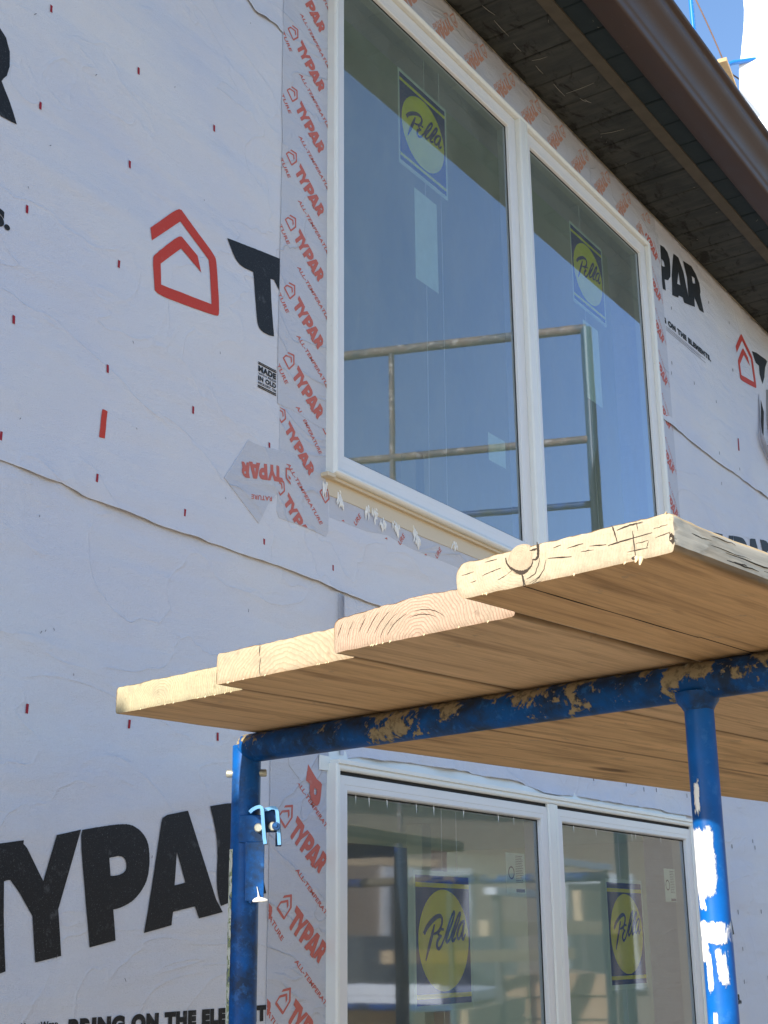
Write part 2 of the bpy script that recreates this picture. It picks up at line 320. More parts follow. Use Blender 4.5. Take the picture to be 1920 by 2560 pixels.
def m_vinyl(name, col, rough=.35, dirty=.3):
    t = NT(name); v = t.coord(); n = t.noise(v, 6, 6, .65); f = t.noise(v, 60, 6, .7)
    c = t.mix(t.ramp(n, [(.5, 0.), (.8, dirty*.5)]), col, tuple(x*.75 for x in col))
    c = t.mix(t.ramp(f, [(.66, 0.), (.74, dirty)]), c, (.42, .38, .32))
    t.bsdf(c, rough, 0, t.bump(n, .002, .15), .5); return t.m
def m_wood(name, cols, centre, ring=55, rough=.75, warpx=.5, dark=.5, end=False, stain=.3, rays=.75, edge=None):
    """solid wood: rings round a pith line at (y,z)=centre, grain along x"""
    t = NT(name); v0 = t.coord()
    vn = t.coord(scale=(warpx, 1, 1)); w1 = t.noise(vn, 7, 3, .5); w2 = t.noise(t.coord(scale=(1.2, 9, 9)), 6, 4, .6)
    s = t.sep(v0)
    yy = t.math('SUBTRACT', s[1], centre[0]); zz = t.math('SUBTRACT', s[2], centre[1])
    r = t.math('SQRT', t.math('ADD', t.math('MULTIPLY', yy, yy), t.math('MULTIPLY', zz, zz)))
    r = t.math('ADD', r, t.math('MULTIPLY', t.math('SUBTRACT', w1, .5), .035)); r = t.math('ADD', r, t.math('MULTIPLY', t.math('SUBTRACT', w2, .5), .008))
    fr = t.math('FRACT', t.math('MULTIPLY', r, ring*(4.4 if end else 2.2)))
    ringm = t.ramp(fr, [(0, 0.), (.5, .15), (.82, .9), (.93, 1.), (1, 0.)])
    fine = t.noise(t.coord(scale=(9, 260, 260) if not end else (200, 200, 200)), 1, 4, .7)
    lo = t.noise(t.coord(scale=(1.1, 6, 6)), 2.2, 5, .6)
    if end: ring = ring
    c = t.mix(t.math('MULTIPLY', ringm, dark), cols[0], cols[1])
    c = t.mix(t.ramp(lo, [(.35, 0.), (.7, stain)]), c, cols[2])
    c = t.mix(t.ramp(fine, [(.35, .22), (.6, 0.)]), c, tuple(x*.55 for x in cols[1]))
    if not end:
        sk = t.noise(t.coord(scale=(1.3, 15, 15)), 2.4, 6, .62, .5); c = t.mix(t.ramp(sk, [(.48, 0.), (.66, .60)]), c, tuple(x*.50 for x in cols[1]))
        pal = t.noise(t.coord(scale=(1.3, 9, 9), loc=(3, 1, 2)), 2.0, 5, .6); c = t.mix(t.ramp(pal, [(.50, 0.), (.68, .45)]), c, tuple(min(1, x*1.25) for x in cols[0]))
        mud = t.noise(t.coord(scale=(3, 6, 6), loc=(1, 4, 0)), 5, 8, .72, .6); c = t.mix(t.ramp(mud, [(.60, 0.), (.66, .55)]), c, (.36, .27, .17))
        kn = t.n('ShaderNodeTexVoronoi'); t.l(t.coord(scale=(1.6, 5.5, .01), loc=(centre[0]*7, 1, 0)), kn.inputs['Vector']); kn.inputs['Scale'].default_value = 1.0; c = t.mix(t.ramp(kn.outputs['Distance'], [(.05, .85), (.075, .5), (.12, 0.)]), c, tuple(x*.35 for x in cols[1]))
    if edge:
        ey = t.math('ADD', t.math('ABSOLUTE', s[1]), t.math('MULTIPLY', t.math('SUBTRACT', w2, .5), .006)); c = t.mix(t.ramp(t.math('SUBTRACT', ey, edge-.008), [(0., 0.), (.003, .2), (.0070, .7)]), c, (.05, .032, .018))
    spot = t.noise(t.coord(scale=(2.5, 14, 14)), 3, 2, .5); c = t.mix(t.ramp(spot, [(.7, 0.), (.78, .55)]), c, tuple(x*.45 for x in cols[1]))
    if end:
        dg = t.noise(v0, 38, 7, .7, .4); c = t.mix(t.ramp(dg, [(.46, 0.), (.68, .55)]), c, (.24, .21, .15))
        ang = t.math('ARCTAN2', zz, yy)
        cmb = t.n('ShaderNodeCombineXYZ'); t.l(t.math('MULTIPLY', ang, 9), cmb.inputs[0]); t.l(t.math('MULTIPLY', r, 14), cmb.inputs[1])
        ray = t.noise(cmb.outputs[0], 3.2, 4, .65); c = t.mix(t.ramp(ray, [(.29, rays), (.36, 0.)]), c, tuple(x*.4 for x in cols[1]))
        hh = t.math('ADD', t.math('MULTIPLY', ringm, -.6), t.math('ADD', fine, t.ramp(ray, [(.27, 0.), (.36, 1.)])))
        nb = t.bump(hh, .0004, .6)
    else:
        hh = t.math('ADD', t.math('MULTIPLY', fine, .6), t.math('MULTIPLY', ringm, -.2)); nb = t.bump(hh, .0010, .5)
    t.bsdf(c, rough, 0, nb, .2); return t.m
def m_bluepaint(name, cement=0., axis=(0,0,1), top=0., seed=0., white=None, stain=.5, dk_=1.):
    t = NT(name); v = t.coord(loc=(seed, seed*.7, seed*.3)); p = t.coord(); s = t.sep(p)
    n0 = t.noise(v, 9, 6, .65); n1 = t.noise(v, 34, 8, .62, .4); n2 = t.noise(v, 120, 4, .6)
    base = t.mix(t.ramp(n0, [(.35, 0.), (.7, 1.)]), (.0010, .066*dk_, .25*dk_), (.0010, .120*dk_, .46*dk_))
    base = t.mix(t.ramp(t.noise(v, 14, 7, .7), [(.44, 0.), (.62, stain)]), base, (.016, .022, .026))
    if cement and cement < .9: base = t.mix(t.ramp(t.math('ADD', t.noise(v, 26, 6, .7), t.math('MULTIPLY', s[2], 9.0)), [(2.93, 0.), (3.12, .9)]), base, (.022, .024, .018))
    base = t.mix(t.ramp(t.noise(v, 60, 5, .7), [(.55, 0.), (.68, .55)]), base, (.03, .15, .42))
    scr = t.noise(t.coord(scale=(3, 3, 60) if axis[2] == 0 else (60, 60, 3)), 6, 3, .6)
    rough = t.math('ADD', .22, t.math('MULTIPLY', n0, .35))
    hbase = t.math('MULTIPLY', n0, .3)
    if cement:
        # clumps low-frequency, frayed by the fine noise, thicker where the tube faces the boards
        geo = t.n('ShaderNodeNewGeometry'); gn = t.sep(geo.outputs['Normal'])
        up_ = t.math('MULTIPLY', gn[2], top)
        clump = t.noise(v, 5.5, 3, .55, .5)
        k = t.math('ADD', t.math('ADD', t.math('MULTIPLY', clump, .75), t.math('ADD', t.math('MULTIPLY', n1, .62), t.math('MULTIPLY', n2, .16))), up_)
        mask = t.ramp(k, [(cement, 0.), (cement+.018, 1.)])
        cc = t.mix(n2, (.22, .175, .10), (.33, .265, .165)); cc = t.mix(t.ramp(n2, [(.40, .75), (.52, 0.)]), cc, (.10, .085, .06))
        base = t.mix(mask, base, cc); rough = t.math('MAXIMUM', rough, t.math('MULTIPLY', mask, .9))
        hbase = t.math('ADD', hbase, t.math('MULTIPLY', mask, t.math('ADD', .4, n1)))
    if white:
        # white paint smeared round given points (list of (centre_z, half_z, phase_x, half_w, threshold)); local coords centred on the tube axis
        tot = None
        for (cz, hz, cy, hw, th) in white:
            dz = t.math('DIVIDE', t.math('SUBTRACT', s[2], cz), hz); dy = t.math('DIVIDE', t.math('SUBTRACT', s[1], cy), hw)
            d = t.math('POWER', t.math('ADD', t.math('POWER', t.math('ABSOLUTE', dz), 7), t.math('POWER', t.math('ABSOLUTE', dy), 7)), .143)
            ns = t.noise(t.coord(scale=(1, 1, .40), loc=(cz*7, cz*3, 0)), 85, 10, .74, .8)
            q = t.math('ADD', d, t.math('MULTIPLY', t.math('SUBTRACT', ns, .5), th))
            w = t.ramp(q, [(.76, 1.), (.84, .85), (.90, .45), (.96, 0.)])
            w = t.math('MULTIPLY', w, t.ramp(t.math('MULTIPLY', s[0], 40), [(.0, 1.), (.25, 0.)]))
            tot = w if tot is None else t.math('MAXIMUM', tot, w)
        base = t.mix(tot, base, t.mix(n1, (.78, .77, .72), (.9, .9, .86))); rough = t.math('MAXIMUM', rough, t.math('MULTIPLY', tot, .7))
        hbase = t.math('ADD', hbase, t.math('MULTIPLY', tot, .8))
    t.bsdf(base, rough, 0, t.bump(hbase, .0012, .8), .22); return t.m
def m_glass(name, tint, fac_mul, add, wav=0., rough=0., dust=.1):
    t = NT(name); tr = t.n('ShaderNodeBsdfTransparent'); tr.inputs[0].default_value = (*tint, 1)
    gl = t.n('ShaderNodeBsdfGlossy'); gl.inputs['Color'].default_value = (.70, .79, 1, 1); gl.inputs['Roughness'].default_value = rough
    if wav:
        b = t.bump(t.noise(t.coord(), 3.5, 2, .5), .02, wav); t.l(b, gl.inputs['Normal'])
    fr = t.n('ShaderNodeFresnel'); fr.inputs[0].default_value = 1.5
    f = t.math('ADD', t.math('MULTIPLY', fr.outputs[0], fac_mul), add, clamp=True)
    mx = t.n('ShaderNodeMixShader'); t.l(f, mx.inputs[0]); t.l(tr.outputs[0], mx.inputs[1]); t.l(gl.outputs[0], mx.inputs[2])
    du = t.n('ShaderNodeBsdfDiffuse'); du.inputs[0].default_value = (.62, .68, .60, 1)
    sm = t.noise(t.coord(scale=(1, 1, .5)), 7, 7, .7, .5); sp = t.noise(t.coord(), 230, 2, .5)
    k = t.math('ADD', t.ramp(sm, [(.3, dust*.6), (.75, dust*1.5)]), t.ramp(sp, [(.74, 0.), (.78, dust)]))
    m2 = t.n('ShaderNodeMixShader'); t.l(k, m2.inputs[0]); t.l(mx.outputs[0], m2.inputs[1]); t.l(du.outputs[0], m2.inputs[2]); t.l(m2.outputs[0], t.out.inputs[0])
    return t.m

MAT = {}
MAT['wrap'] = m_wrap('house_wrap', (.70, .712, .785), .9)
MAT['wrap2'] = m_wrap('house_wrap_upper', (.71, .72, .79), .9)
MAT['tape'] = m_wrap('flashing_tape', (.585, .60, .675), 1.5)
MAT['black'] = m_print('black_print', (.012, .012, .013), .3)
MAT['red'] = m_print('red_print', (.50, .045, .025), .25)
MAT['redtape'] = m_print('red_tape_print', (.50, .13, .10), .75, (.55, .45, .44))
MAT['redtop'] = m_print('faded_red_tape_print', (.52, .28, .22), .8, (.55, .47, .44))
MAT['dash'] = m_print('red_dash_print', (.30, .012, .025), .2)
MAT['ink'] = m_print('dark_tick_print', (.09, .09, .12), .3)
MAT['white'] = m_vinyl('white_vinyl', (.76, .77, .74))
MAT['sash'] = m_vinyl('sash_vinyl', (.72, .72, .72))
MAT['cream'] = m_vinyl('cream_flange', (.62, .52, .37), .5, .35)
MAT['dark'] = m_simple('dark_slot', (.012, .011, .010), .8)
MAT['caulk'] = m_simple('caulk', (.82, .80, .76), .5, .1, 60, .5)
MAT['foam'] = m_simple('soffit_caulk', (.50, .42, .28), .8, .3, 60, .8)
MAT['glass_u'] = m_glass('upper_glass', (.88, .98, .90), 1.75, .05, .006, .018, .11)
MAT['glass_l'] = m_glass('lower_glass', (.92, .97, .90), 1.65, .06, .018, .034, .07)
# ================================================================== GROUND
EYE = 1.6
def m_ground():
    t = NT('trodden_dirt'); v = t.coord(); a = t.noise(v, .35, 6, .6); b = t.noise(v, 6, 8, .65); c = t.noise(v, 60, 4, .7)
    col = t.mix(t.ramp(a, [(.35, 0.), (.65, 1.)]), (.36, .28, .185), (.50, .42, .30))
    col = t.mix(t.ramp(b, [(.5, 0.), (.75, .6)]), col, (.20, .15, .10))
    t.bsdf(col, .95, 0, t.bump(t.math('ADD', b, t.math('MULTIPLY', c, .3)), .05, .8), .2); return t.m
def grid(x0, x1, y0, y1, nx, ny, zf):
    vs = [(x0+(x1-x0)*i/nx, y0+(y1-y0)*j/ny, zf(x0+(x1-x0)*i/nx, y0+(y1-y0)*j/ny)) for j in range(ny+1) for i in range(nx+1)]
    fs = [(j*(nx+1)+i, j*(nx+1)+i+1, (j+1)*(nx+1)+i+1, (j+1)*(nx+1)+i) for j in range(ny) for i in range(nx)]
    return mesh(vs, fs)
g = link('ground', grid(-400, 400, -400, 400, 80, 80, lambda x, y: -EYE), m_ground()); tag(g, kind='structure')

# ================================================================== HOUSE
house = empty('house', (0, 0, -EYE), label='house wall under renovation covered in pale printed house wrap with two paired white windows', cat='house')
HO = Vector((0, 0, EYE))          # parts are written in eye-level coordinates and shifted into the house's own frame
def H(o, parent=None):
    o.parent = parent or house
    o.location = HO if parent is None else (0, 0, 0)
    return o
YW = .030
XL, XR = -1.1, 13.0
UW = (2.319, 4.311, 1.008, 2.487)     # upper window outer rectangle
LW = (2.327, 4.290, -.86, .362)       # lower window outer rectangle
ZS = 2.665                            # soffit underside
# --- sheathing with the two openings cut out, house wrap face at y=.03
def wall_cells(mb, y0, y1, xs, zs, holes, mi=0):
    for i in range(len(xs)-1):
        for j in range(len(zs)-1):
            cx, cz = (xs[i]+xs[i+1])/2, (zs[j]+zs[j+1])/2
            if any(a < cx < b and c < cz < d for a, b, c, d in holes): continue
            mb.box((xs[i], y0, zs[j]), (xs[i+1], y1, zs[j+1]), mi)
inset = lambda r, k: (r[0]+k, r[1]-k, r[2]+k, r[3]-k)
hu, hl = inset(UW, .02), inset(LW, .02)
def slab_with_holes(y0, y1, x0, x1, z0, z1, holes):
    mb = MB(); xs = sorted({x0, x1, *[h[0] for h in holes], *[h[1] for h in holes]}); zs = sorted({z0, z1, *[h[2] for h in holes], *[h[3] for h in holes]})
    solid = [[not any(a < (xs[i]+xs[i+1])/2 < b and c < (zs[j]+zs[j+1])/2 < d for a, b, c, d in holes) for j in range(len(zs)-1)] for i in range(len(xs)-1)]
    vs = {}
    def V(i, j, k):
        key = (i, j, k)
        if key not in vs: vs[key] = len(mb.v); mb.v.append((xs[i], (y0, y1)[k], zs[j]))
        return vs[key]
    def F(*q): mb.f.append(q); mb.m.append(0); mb.sm.append(False)
    for i in range(len(xs)-1):
        for j in range(len(zs)-1):
            if not solid[i][j]: continue
            F(V(i,j,0), V(i+1,j,0), V(i+1,j+1,0), V(i,j+1,0)); F(V(i,j,1), V(i,j+1,1), V(i+1,j+1,1), V(i+1,j,1))
            if i == 0 or not solid[i-1][j]: F(V(i,j,0), V(i,j+1,0), V(i,j+1,1), V(i,j,1))
            if i == len(xs)-2 or not solid[i+1][j]: F(V(i+1,j,0), V(i+1,j,1), V(i+1,j+1,1), V(i+1,j+1,0))
            if j == 0 or not solid[i][j-1]: F(V(i,j,0), V(i,j,1), V(i+1,j,1), V(i+1,j,0))
            if j == len(zs)-2 or not solid[i][j+1]: F(V(i,j+1,0), V(i+1,j+1,0), V(i+1,j+1,1), V(i,j+1,1))
    return mb
H(slab_with_holes(YW, .17, XL, XR, -EYE+.02, 2.9, [hu, hl]).build('wrapped_wall', MAT['wrap']))

MAT['lap_edge'] = m_simple('lap_edge_shade', (.10, .10, .115), .8)  # dark tone paints the shaded cavity under the lifted lap
def path_z(P, x):
    if x <= P[0][0]: return P[0][1]
    for a, b in zip(P, P[1:]):
        if x <= b[0]: t = (x-a[0])/max(1e-6, b[0]-a[0]); return a[1]*(1-t)+b[1]*t
    return P[-1][1]
def sheet(name, P, x0, x1, ztop, y0, lift, mat, step=.012, seed=0., waves=.0, ztopf=None):
    """overlapping sheet of wrap: bottom edge follows the path and stands a few millimetres off the wall"""
    n = max(2, int((x1-x0)/step)); ds = [0, .002, .006, .012, .022, .036, .055, .08]
    vs = []; fs = []
    for i in range(n+1):
        x = x0+(x1-x0)*i/n; zb = path_z(P, x) + .0018*noise.noise(Vector((x*22, seed, 0)))
        L = lift*max(.06, .62+1.0*noise.noise(Vector((x*7.3, seed+3, 0)))+.5*noise.noise(Vector((x*25, seed+5, 0))))
        zt = ztopf(x) if ztopf else ztop
        for d in ds:
            d2 = min(d, (zt-zb)*.5*(d/.08) if zt-zb < .16 else d)
            y = y0 - L*math.exp(-(d/.026)**1.4)
            vs.append((x, y, zb+d2))
        vs.append((x, y0, zt))
    m = len(ds)+1
    for i in range(n):
        for j in range(m-1): fs.append((i*m+j, (i+1)*m+j, (i+1)*m+j+1, i*m+j+1))
    n0 = len(vs)
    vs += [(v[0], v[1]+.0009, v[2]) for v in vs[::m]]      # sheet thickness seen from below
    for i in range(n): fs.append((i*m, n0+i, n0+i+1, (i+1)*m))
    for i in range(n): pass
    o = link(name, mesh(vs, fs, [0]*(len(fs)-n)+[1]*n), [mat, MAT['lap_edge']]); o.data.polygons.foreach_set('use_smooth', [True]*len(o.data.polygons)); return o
sL = [(-1.1, .80), (.2, .79), (1.0, .785)] + WALL['seamL'] + [(3.2, .742), (4.4, .742)]
sR = [(4.29, 1.803)] + WALL['seamR'] + [(7, 1.80), (13.0, 1.79)]
Y1 = .0285
def topf(x): return 2.665 if x < 2.33 else 1.02
for (a, b, zt, sd_) in ((XL, 2.335, 2.665, 0.), (2.335, 4.30, 1.018, 0.)):
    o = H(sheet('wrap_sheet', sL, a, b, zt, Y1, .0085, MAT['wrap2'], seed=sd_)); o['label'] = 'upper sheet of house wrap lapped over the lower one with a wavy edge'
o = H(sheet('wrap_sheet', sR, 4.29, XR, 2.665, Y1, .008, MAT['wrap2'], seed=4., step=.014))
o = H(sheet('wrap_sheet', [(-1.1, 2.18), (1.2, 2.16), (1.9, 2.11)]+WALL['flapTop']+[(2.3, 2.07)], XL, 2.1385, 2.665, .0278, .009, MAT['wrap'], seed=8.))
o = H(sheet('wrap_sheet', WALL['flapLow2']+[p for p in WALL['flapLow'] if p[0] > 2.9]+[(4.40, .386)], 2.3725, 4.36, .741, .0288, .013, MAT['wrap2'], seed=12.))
# vertical lap under the big seam, torn flap far right
mb = MB(); vv = []
for i in range(24):
    z = .385+(.742-.385)*i/23; L = .004+.006*max(0, noise.noise(Vector((z*9, 2, 0)))+.35)+(.010 if z > .66 else 0)
    vv += [(2.3705+.0006*math.sin(z*30), .0288-L, z), (2.392, .0282, z)]
mb.add(vv, [(2*i, 2*i+1, 2*i+3, 2*i+2) for i in range(23)], 0, True)
H(mb.build('wrap_lap', MAT['wrap']))
mb = MB()
T = [(5.53,2.29),(5.505,2.19),(5.485,2.12),(5.462,2.085),(5.475,2.05),(5.51,2.02),(5.57,1.985),(5.70,1.95),(5.72,2.10),(5.70,2.30)]
lip = []; 
for i, p in enumerate(T[:8]):
    k = [0,.2,.4,.7,1,1,1,.6][i]; lip += [(p[0], YW-.003, p[1]), (p[0]-.02-.010*k, YW-.03*k-.004, p[1]-.012*k)]
mb.add(lip, [(2*i, 2*i+1, 2*i+3, 2*i+2) for i in range(7)], 0, True)
H(mb.build('torn_wrap_flap', MAT['wrap']))
mb = MB(); wallify(mb, loops_pts([[(5.535,2.27),(5.512,2.18),(5.492,2.12),(5.475,2.085),(5.486,2.055),(5.52,2.03),(5.58,1.995),(5.64,1.99),(5.60,2.06),(5.515,2.07),(5.53,2.12),(5.56,2.22)]]), .0272)
H(mb.build('wrap_tear', MAT['dark']))
mb = MB(); mb.tube([(5.60, .02, 1.96), (5.63, -.015, 2.05), (5.62, .02, 2.18), (5.66, .03, 2.34)], .035, 16)
H(mb.build('pipe_stub', m_simple('grey_pipe', (.28, .29, .30), .5)))

# --- printing on the wrap
T0 = WALL['T'][0]
def rel(L, o): return [(p[0]-o[0], p[1]-o[1]) for p in L]
LO = (1.3324, .1306)
R2 = [((p[0]-4.7122)*.9+1.9606-LO[0], (p[1]-2.5951)+.2466-LO[1]) for p in WALL['R2']]
R2h = [((p[0]-4.7122)*.9+1.9606-LO[0], (p[1]-2.5951)+.2466-LO[1]) for p in WALL['R2h']]
LOGO = {'icon': [rel(WALL['icon'], T0)], 'T': [rel(WALL['T'], T0)], 'Y': [rel(WALL['Y'], LO)], 'P': [rel(WALL['P'], LO), rel(WALL['Ph'], LO)],
        'A': [rel(WALL['A'], LO), rel(WALL['Ah'], LO)], 'R': [R2, R2h]}
SOFT = ('icon', 'P', 'R', 'T')
LM = {k: loops_pts([jit(soften(l, 3 if k != 'icon' else 2, 62 if k != 'icon' else 40) if k in SOFT else l, 2, .0003) for l in L]) for k, L in LOGO.items()}
LMs = {k: loops_pts(L) for k, L in LOGO.items()}
def put_logo(mb, o, m=(1,0,0,1), y=0, letters=('T','Y','P','A','R'), mi=0, clip=None, src=None):
    for i, k in enumerate(letters): wallify(mb, (src or LM)[k], y-.00012*i, mi, amap(o, m), clip)
CW = [((2.1415, 0), (-1, 0))]
mb = MB(); YP = Y1-.0012
put_logo(mb, (T0[0], T0[1]), y=YP, clip=CW); put_logo(mb, (T0[0], T0[1]), y=YP, letters=('icon',), mi=1)
wallify(mb, loops_pts([jit([(1.20,1.585),(1.30,1.60)]+WALL['Rfrag']+[(1.30,1.43),(1.25,1.60)])]), YP)
# raised rows on the right of the upper window
for k in ('P2', 'A2', 'R2'):
    wallify(mb, loops_pts([jit(WALL[k])] + [WALL[k+'h']]), YP-.0001*len(mb.f)/500)
wallify(mb, loops_pts([jit(WALL['T2'])]), YP)
wallify(mb, LM['icon'], YP, 1, amap((5.514, 2.522), (1.08, .02, .02, 1.1)))
put_logo(mb, (4.711, 1.463), y=YP+.0014, clip=[((4.60, 0), (1, 0))])
put_logo(mb, (4.711, 1.463), y=YP+.0014, letters=('icon',), mi=1, clip=[((4.60, 0), (1, 0))])
def text_on(mb, s, o, xe, yt, y, mi=0, bold=.03, clip=None, caps=True):
    """text whose bounding box runs from o (baseline left) to xe (baseline right) and yt (cap height above o)"""
    d = loops_pts(None, s, bold); xs = [v[0] for v in d[0]]; ys = [v[1] for v in d[0]]
    x0, x1, y1 = min(xs), max(xs), max(ys); y0 = min(ys) if caps else 0
    def fn(a, b):
        u = (a-x0)/(x1-x0); w = (b-y0)/(y1-y0)
        return (o[0]+(xe[0]-o[0])*u+(yt[0]-o[0])*w, o[1]+(xe[1]-o[1])*u+(yt[1]-o[1])*w)
    wallify(mb, d, y, mi, fn, clip)
text_on(mb, 'BRING ON THE ELEMENTS.', (4.335, 2.2205), (4.936, 2.234), (4.334, 2.2455), YP, bold=.075, clip=[((4.4625, 0), (1, 0))])
for i in range(3): wallify(mb, loops_pts([[(4.47, 2.2125-.0075*i), (4.87-.05*(i % 2), 2.2205-.0075*i), (4.87-.05*(i % 2), 2.2222-.0075*i), (4.47, 2.2142-.0075*i)]]), YP, 2)
text_on(mb, 'BRING ON THE ELEMENTS.', (.72, 1.165), (1.386, 1.1975), (.72, 1.2), YP, bold=.075)
# MADE badge
bx0, bx1, bz0, bz1 = 2.0735, 2.1365, 1.1385, 1.1985
for (a, b) in ((.0, .035), (.055, .10), (.90, .945), (.965, 1.)): wallify(mb, loops_pts([[(bx0, bz1-(bz1-bz0)*b), (bx1, bz1-(bz1-bz0)*b), (bx1, bz1-(bz1-bz0)*a), (bx0, bz1-(bz1-bz0)*a)]]), YP)
for (s_, a, b, bo) in (('MADE', .14, .37, .06), ('WITH PRIDE', .41, .49, .03), ('IN OLD', .53, .72, .05), ('HICKORY, TN', .76, .87, .04)):
    z0 = bz1-(bz1-bz0)*b; z1 = bz1-(bz1-bz0)*a; text_on(mb, s_, (bx0+.001, z0), (bx1-.001, z0), (bx0+.001, z1), YP, bold=bo)
H(mb.build('printed_lettering', [MAT['black'], MAT['red'], MAT['ink']]))['label'] = 'black and red printing on the upper sheets of wrap'
mb = MB(); YQ = YW-.0012
put_logo(mb, (LO[0], LO[1]), y=YQ); put_logo(mb, (LO[0], LO[1]), y=YQ, letters=('icon',), mi=1)
text_on(mb, 'BRING ON THE ELEMENTS.', (1.6345, -.143), (2.171, -.141), (1.634, -.1138), YQ, bold=.085, clip=[((2.1386, 0), (-1, 0))])
text_on(mb, 'HouseWrap', (1.535, -.128), (1.612, -.127), (1.535, -.1155), YQ, bold=.03)
wallify(mb, loops_pts([jit(WALL['blk'], 4)]), YQ); wallify(mb, loops_pts([[(4.6, .16), (4.6235, .152), (4.628, .062), (4.6, .05)]]), YQ)
text_on(mb, 'ers.', (4.585, -.209), (4.6735, -.206), (4.585, -.180), YQ, bold=.05, caps=False)
H(mb.build('printed_lettering', [MAT['black'], MAT['red']]))['label'] = 'large black printing on the lower sheet of wrap'
mb = MB()
def dash(x, z, w, h, y, mi, tilt=0):
    w *= .82; h *= .9; wallify(mb, loops_pts([jit([(x-w/2-tilt, z-h/2), (x+w/2-tilt, z-h/2), (x+w/2+tilt, z+h/2), (x-w/2+tilt, z+h/2)], 2, .0004)]), y, mi)
for x, z in WALL['dashes']: dash(x, z, .0068, .0175, (YP if z > .79 else YQ), 0, random.uniform(-.0006, .0006))
for x, z in WALL['dashsmall']: dash(x, z, .0058, .0145, (YP if z > .79 else YQ-.0003 if z < .38 else .0275), 1)
for i in range(6):
    for j in range(3): dash(1.4385-.232*(i+1), 1.045+.22*j, .0065, .017, YP, 0)
wallify(mb, loops_pts([jit(WALL['redbox'], 3)]), YP, 2); wallify(mb, loops_pts([jit(WALL['purple'], 2)]), YP, 0)
# little scuffs and staples
for x, z in [(1.40,1.66),(1.42,1.30),(1.56,1.62),(1.70,1.10),(1.95,1.17),(1.885,1.50),(1.46,1.41),(1.78,1.72),(2.02,2.03),(1.5,.70),(1.53,.505),(1.52,.5),(1.55,.51),(2.06,.64),(1.60,.44),(2.33,.97),(1.44,.86),(1.98,.86),(1.72,.93),(1.81,.145),(1.79,.155),(1.76,-.06),(1.60,-.02)]:
    a = random.uniform(-.6, .9); L = random.uniform(.003, .008); w = .0006
    dx, dz = math.sin(a), math.cos(a); yy = YP if z > .79 else YQ
    wallify(mb, loops_pts([[(x-dz*w, z+dx*w), (x+dx*L-dz*w, z+dz*L+dx*w), (x+dx*L+dz*w, z+dz*L-dx*w), (x+dz*w, z-dx*w)]]), yy-.0003, 1)
H(mb.build('printed_ticks', [MAT['dash'], MAT['ink'], MAT['red']]))

# --- flashing tape
def tape_piece(mb, L, y, yb, mi=0):
    d = loops_pts([L]); wallify(mb, d, y, mi)
    n = len(L); vs = [(p[0], y, p[1]) for p in L]+[(p[0], yb, p[1]) for p in L]
    mb.add(vs, [(i, (i+1) % n, n+(i+1) % n, n+i) for i in range(n)], mi)
def wob(p, q, n=24, a=.0012, s=0):
    out = []
    for i in range(n):
        t = i/n; x = p[0]*(1-t)+q[0]*t; z = p[1]*(1-t)+q[1]*t; k = a*noise.noise(Vector((x*13+s, z*13, s)))
        out.append((x+k, z+k*.6))
    return out
tU = [(2.3360, 1.125), (2.3360, 2.665)] + [(2.1385, 2.665), (2.1390, 2.45)] + wob((2.139, 2.3), (2.1405, 1.86), 20) + wob((2.1440, 1.80), (2.1405, 1.145), 30) + [(2.1420, 1.124), (2.148, 1.1225), (2.193, 1.1256), (2.269, 1.1175), (2.305, 1.116)]
tL = [(2.3350, 1.14), (2.1502, 1.14), (2.1505, 1.0171), (2.1470, .9208), (2.1451, .8759), (2.154, .864), (2.2297, .8657), (2.3221, .8633), (2.3300, .8769), (2.3300, .9600), (2.3350, .9625)]
mb = MB(); tape_piece(mb, tL, .0274, YW-.001); tape_piece(mb, tU, .0266, .0274)
tm = affine((WALL['t1'][0][0], WALL['t1'][0][1]), WALL['t1'][1], WALL['t1'][2], (.748, .1147), (.80, -.0384))
tm2 = affine(tuple(WALL['t2'][0]), WALL['t2'][1], WALL['t2'][2], (.748, .1147), (.80, -.0384))
tm4 = affine(tuple(WALL['t4'][0]), WALL['t4'][1], WALL['t4'][2], (.748, .1147), (.80, -.0384))
AL = ('icon', 'T', 'Y', 'P', 'A', 'R')
CU = [((2.1405, 0), (1, 0)), ((0, 1.127), (0, 1))]; CL = [((2.150, 0), (1, 0)), ((0, .866), (0, 1)), ((0, 1.117), (0, -1))]
for k in range(-3, 7):
    z = 2.105-.1731*k
    put_logo(mb, (2.2124, z), tm, .0262, AL, 1, CU, LMs)
    a = (2.2019+.0003*k, z+.0685); text_on(mb, 'ALL-TEMPERATURE', a, (a[0]+.1285, a[1]-.0965), (a[0]+.0112, a[1]+.0072), .0262, 1, .03, CU)
    text_on(mb, 'ALL-TEMPERATURE', (a[0]-.155, a[1]-.003), (a[0]-.155+.1185, a[1]-.003-.1285), (a[0]-.144, a[1]+.004), .0262, 1, .03, CU)
    put_logo(mb, (2.2124+.158, z-.012), tm, .0262, ('icon',), 1, CU, LMs)
for k in range(-1, 3):
    z = 1.097-.1669*k
    put_logo(mb, (2.1837, z), tm2, .0270, AL, 1, CL, LMs)
    a = (2.2040-.0290*min(k, 1) if k < 1 else 2.1747, .9929+.1555-.1555*k) 
    text_on(mb, 'ALL-TEMPERATURE', (2.204, 1.142-.152*k) if k < 1 else (2.1747+.0*k, .9929-.163*(k-1)), (2.2935, 1.0502-.152*k) if k < 1 else (2.2984, .8848-.163*(k-1)), (2.215, 1.148-.152*k) if k < 1 else (2.1857, .9982-.163*(k-1)), .0270, 1, .03, CL)
    put_logo(mb, (2.345, .955+.165*k), tm2, .0270, ('icon',), 1, CL, LMs)
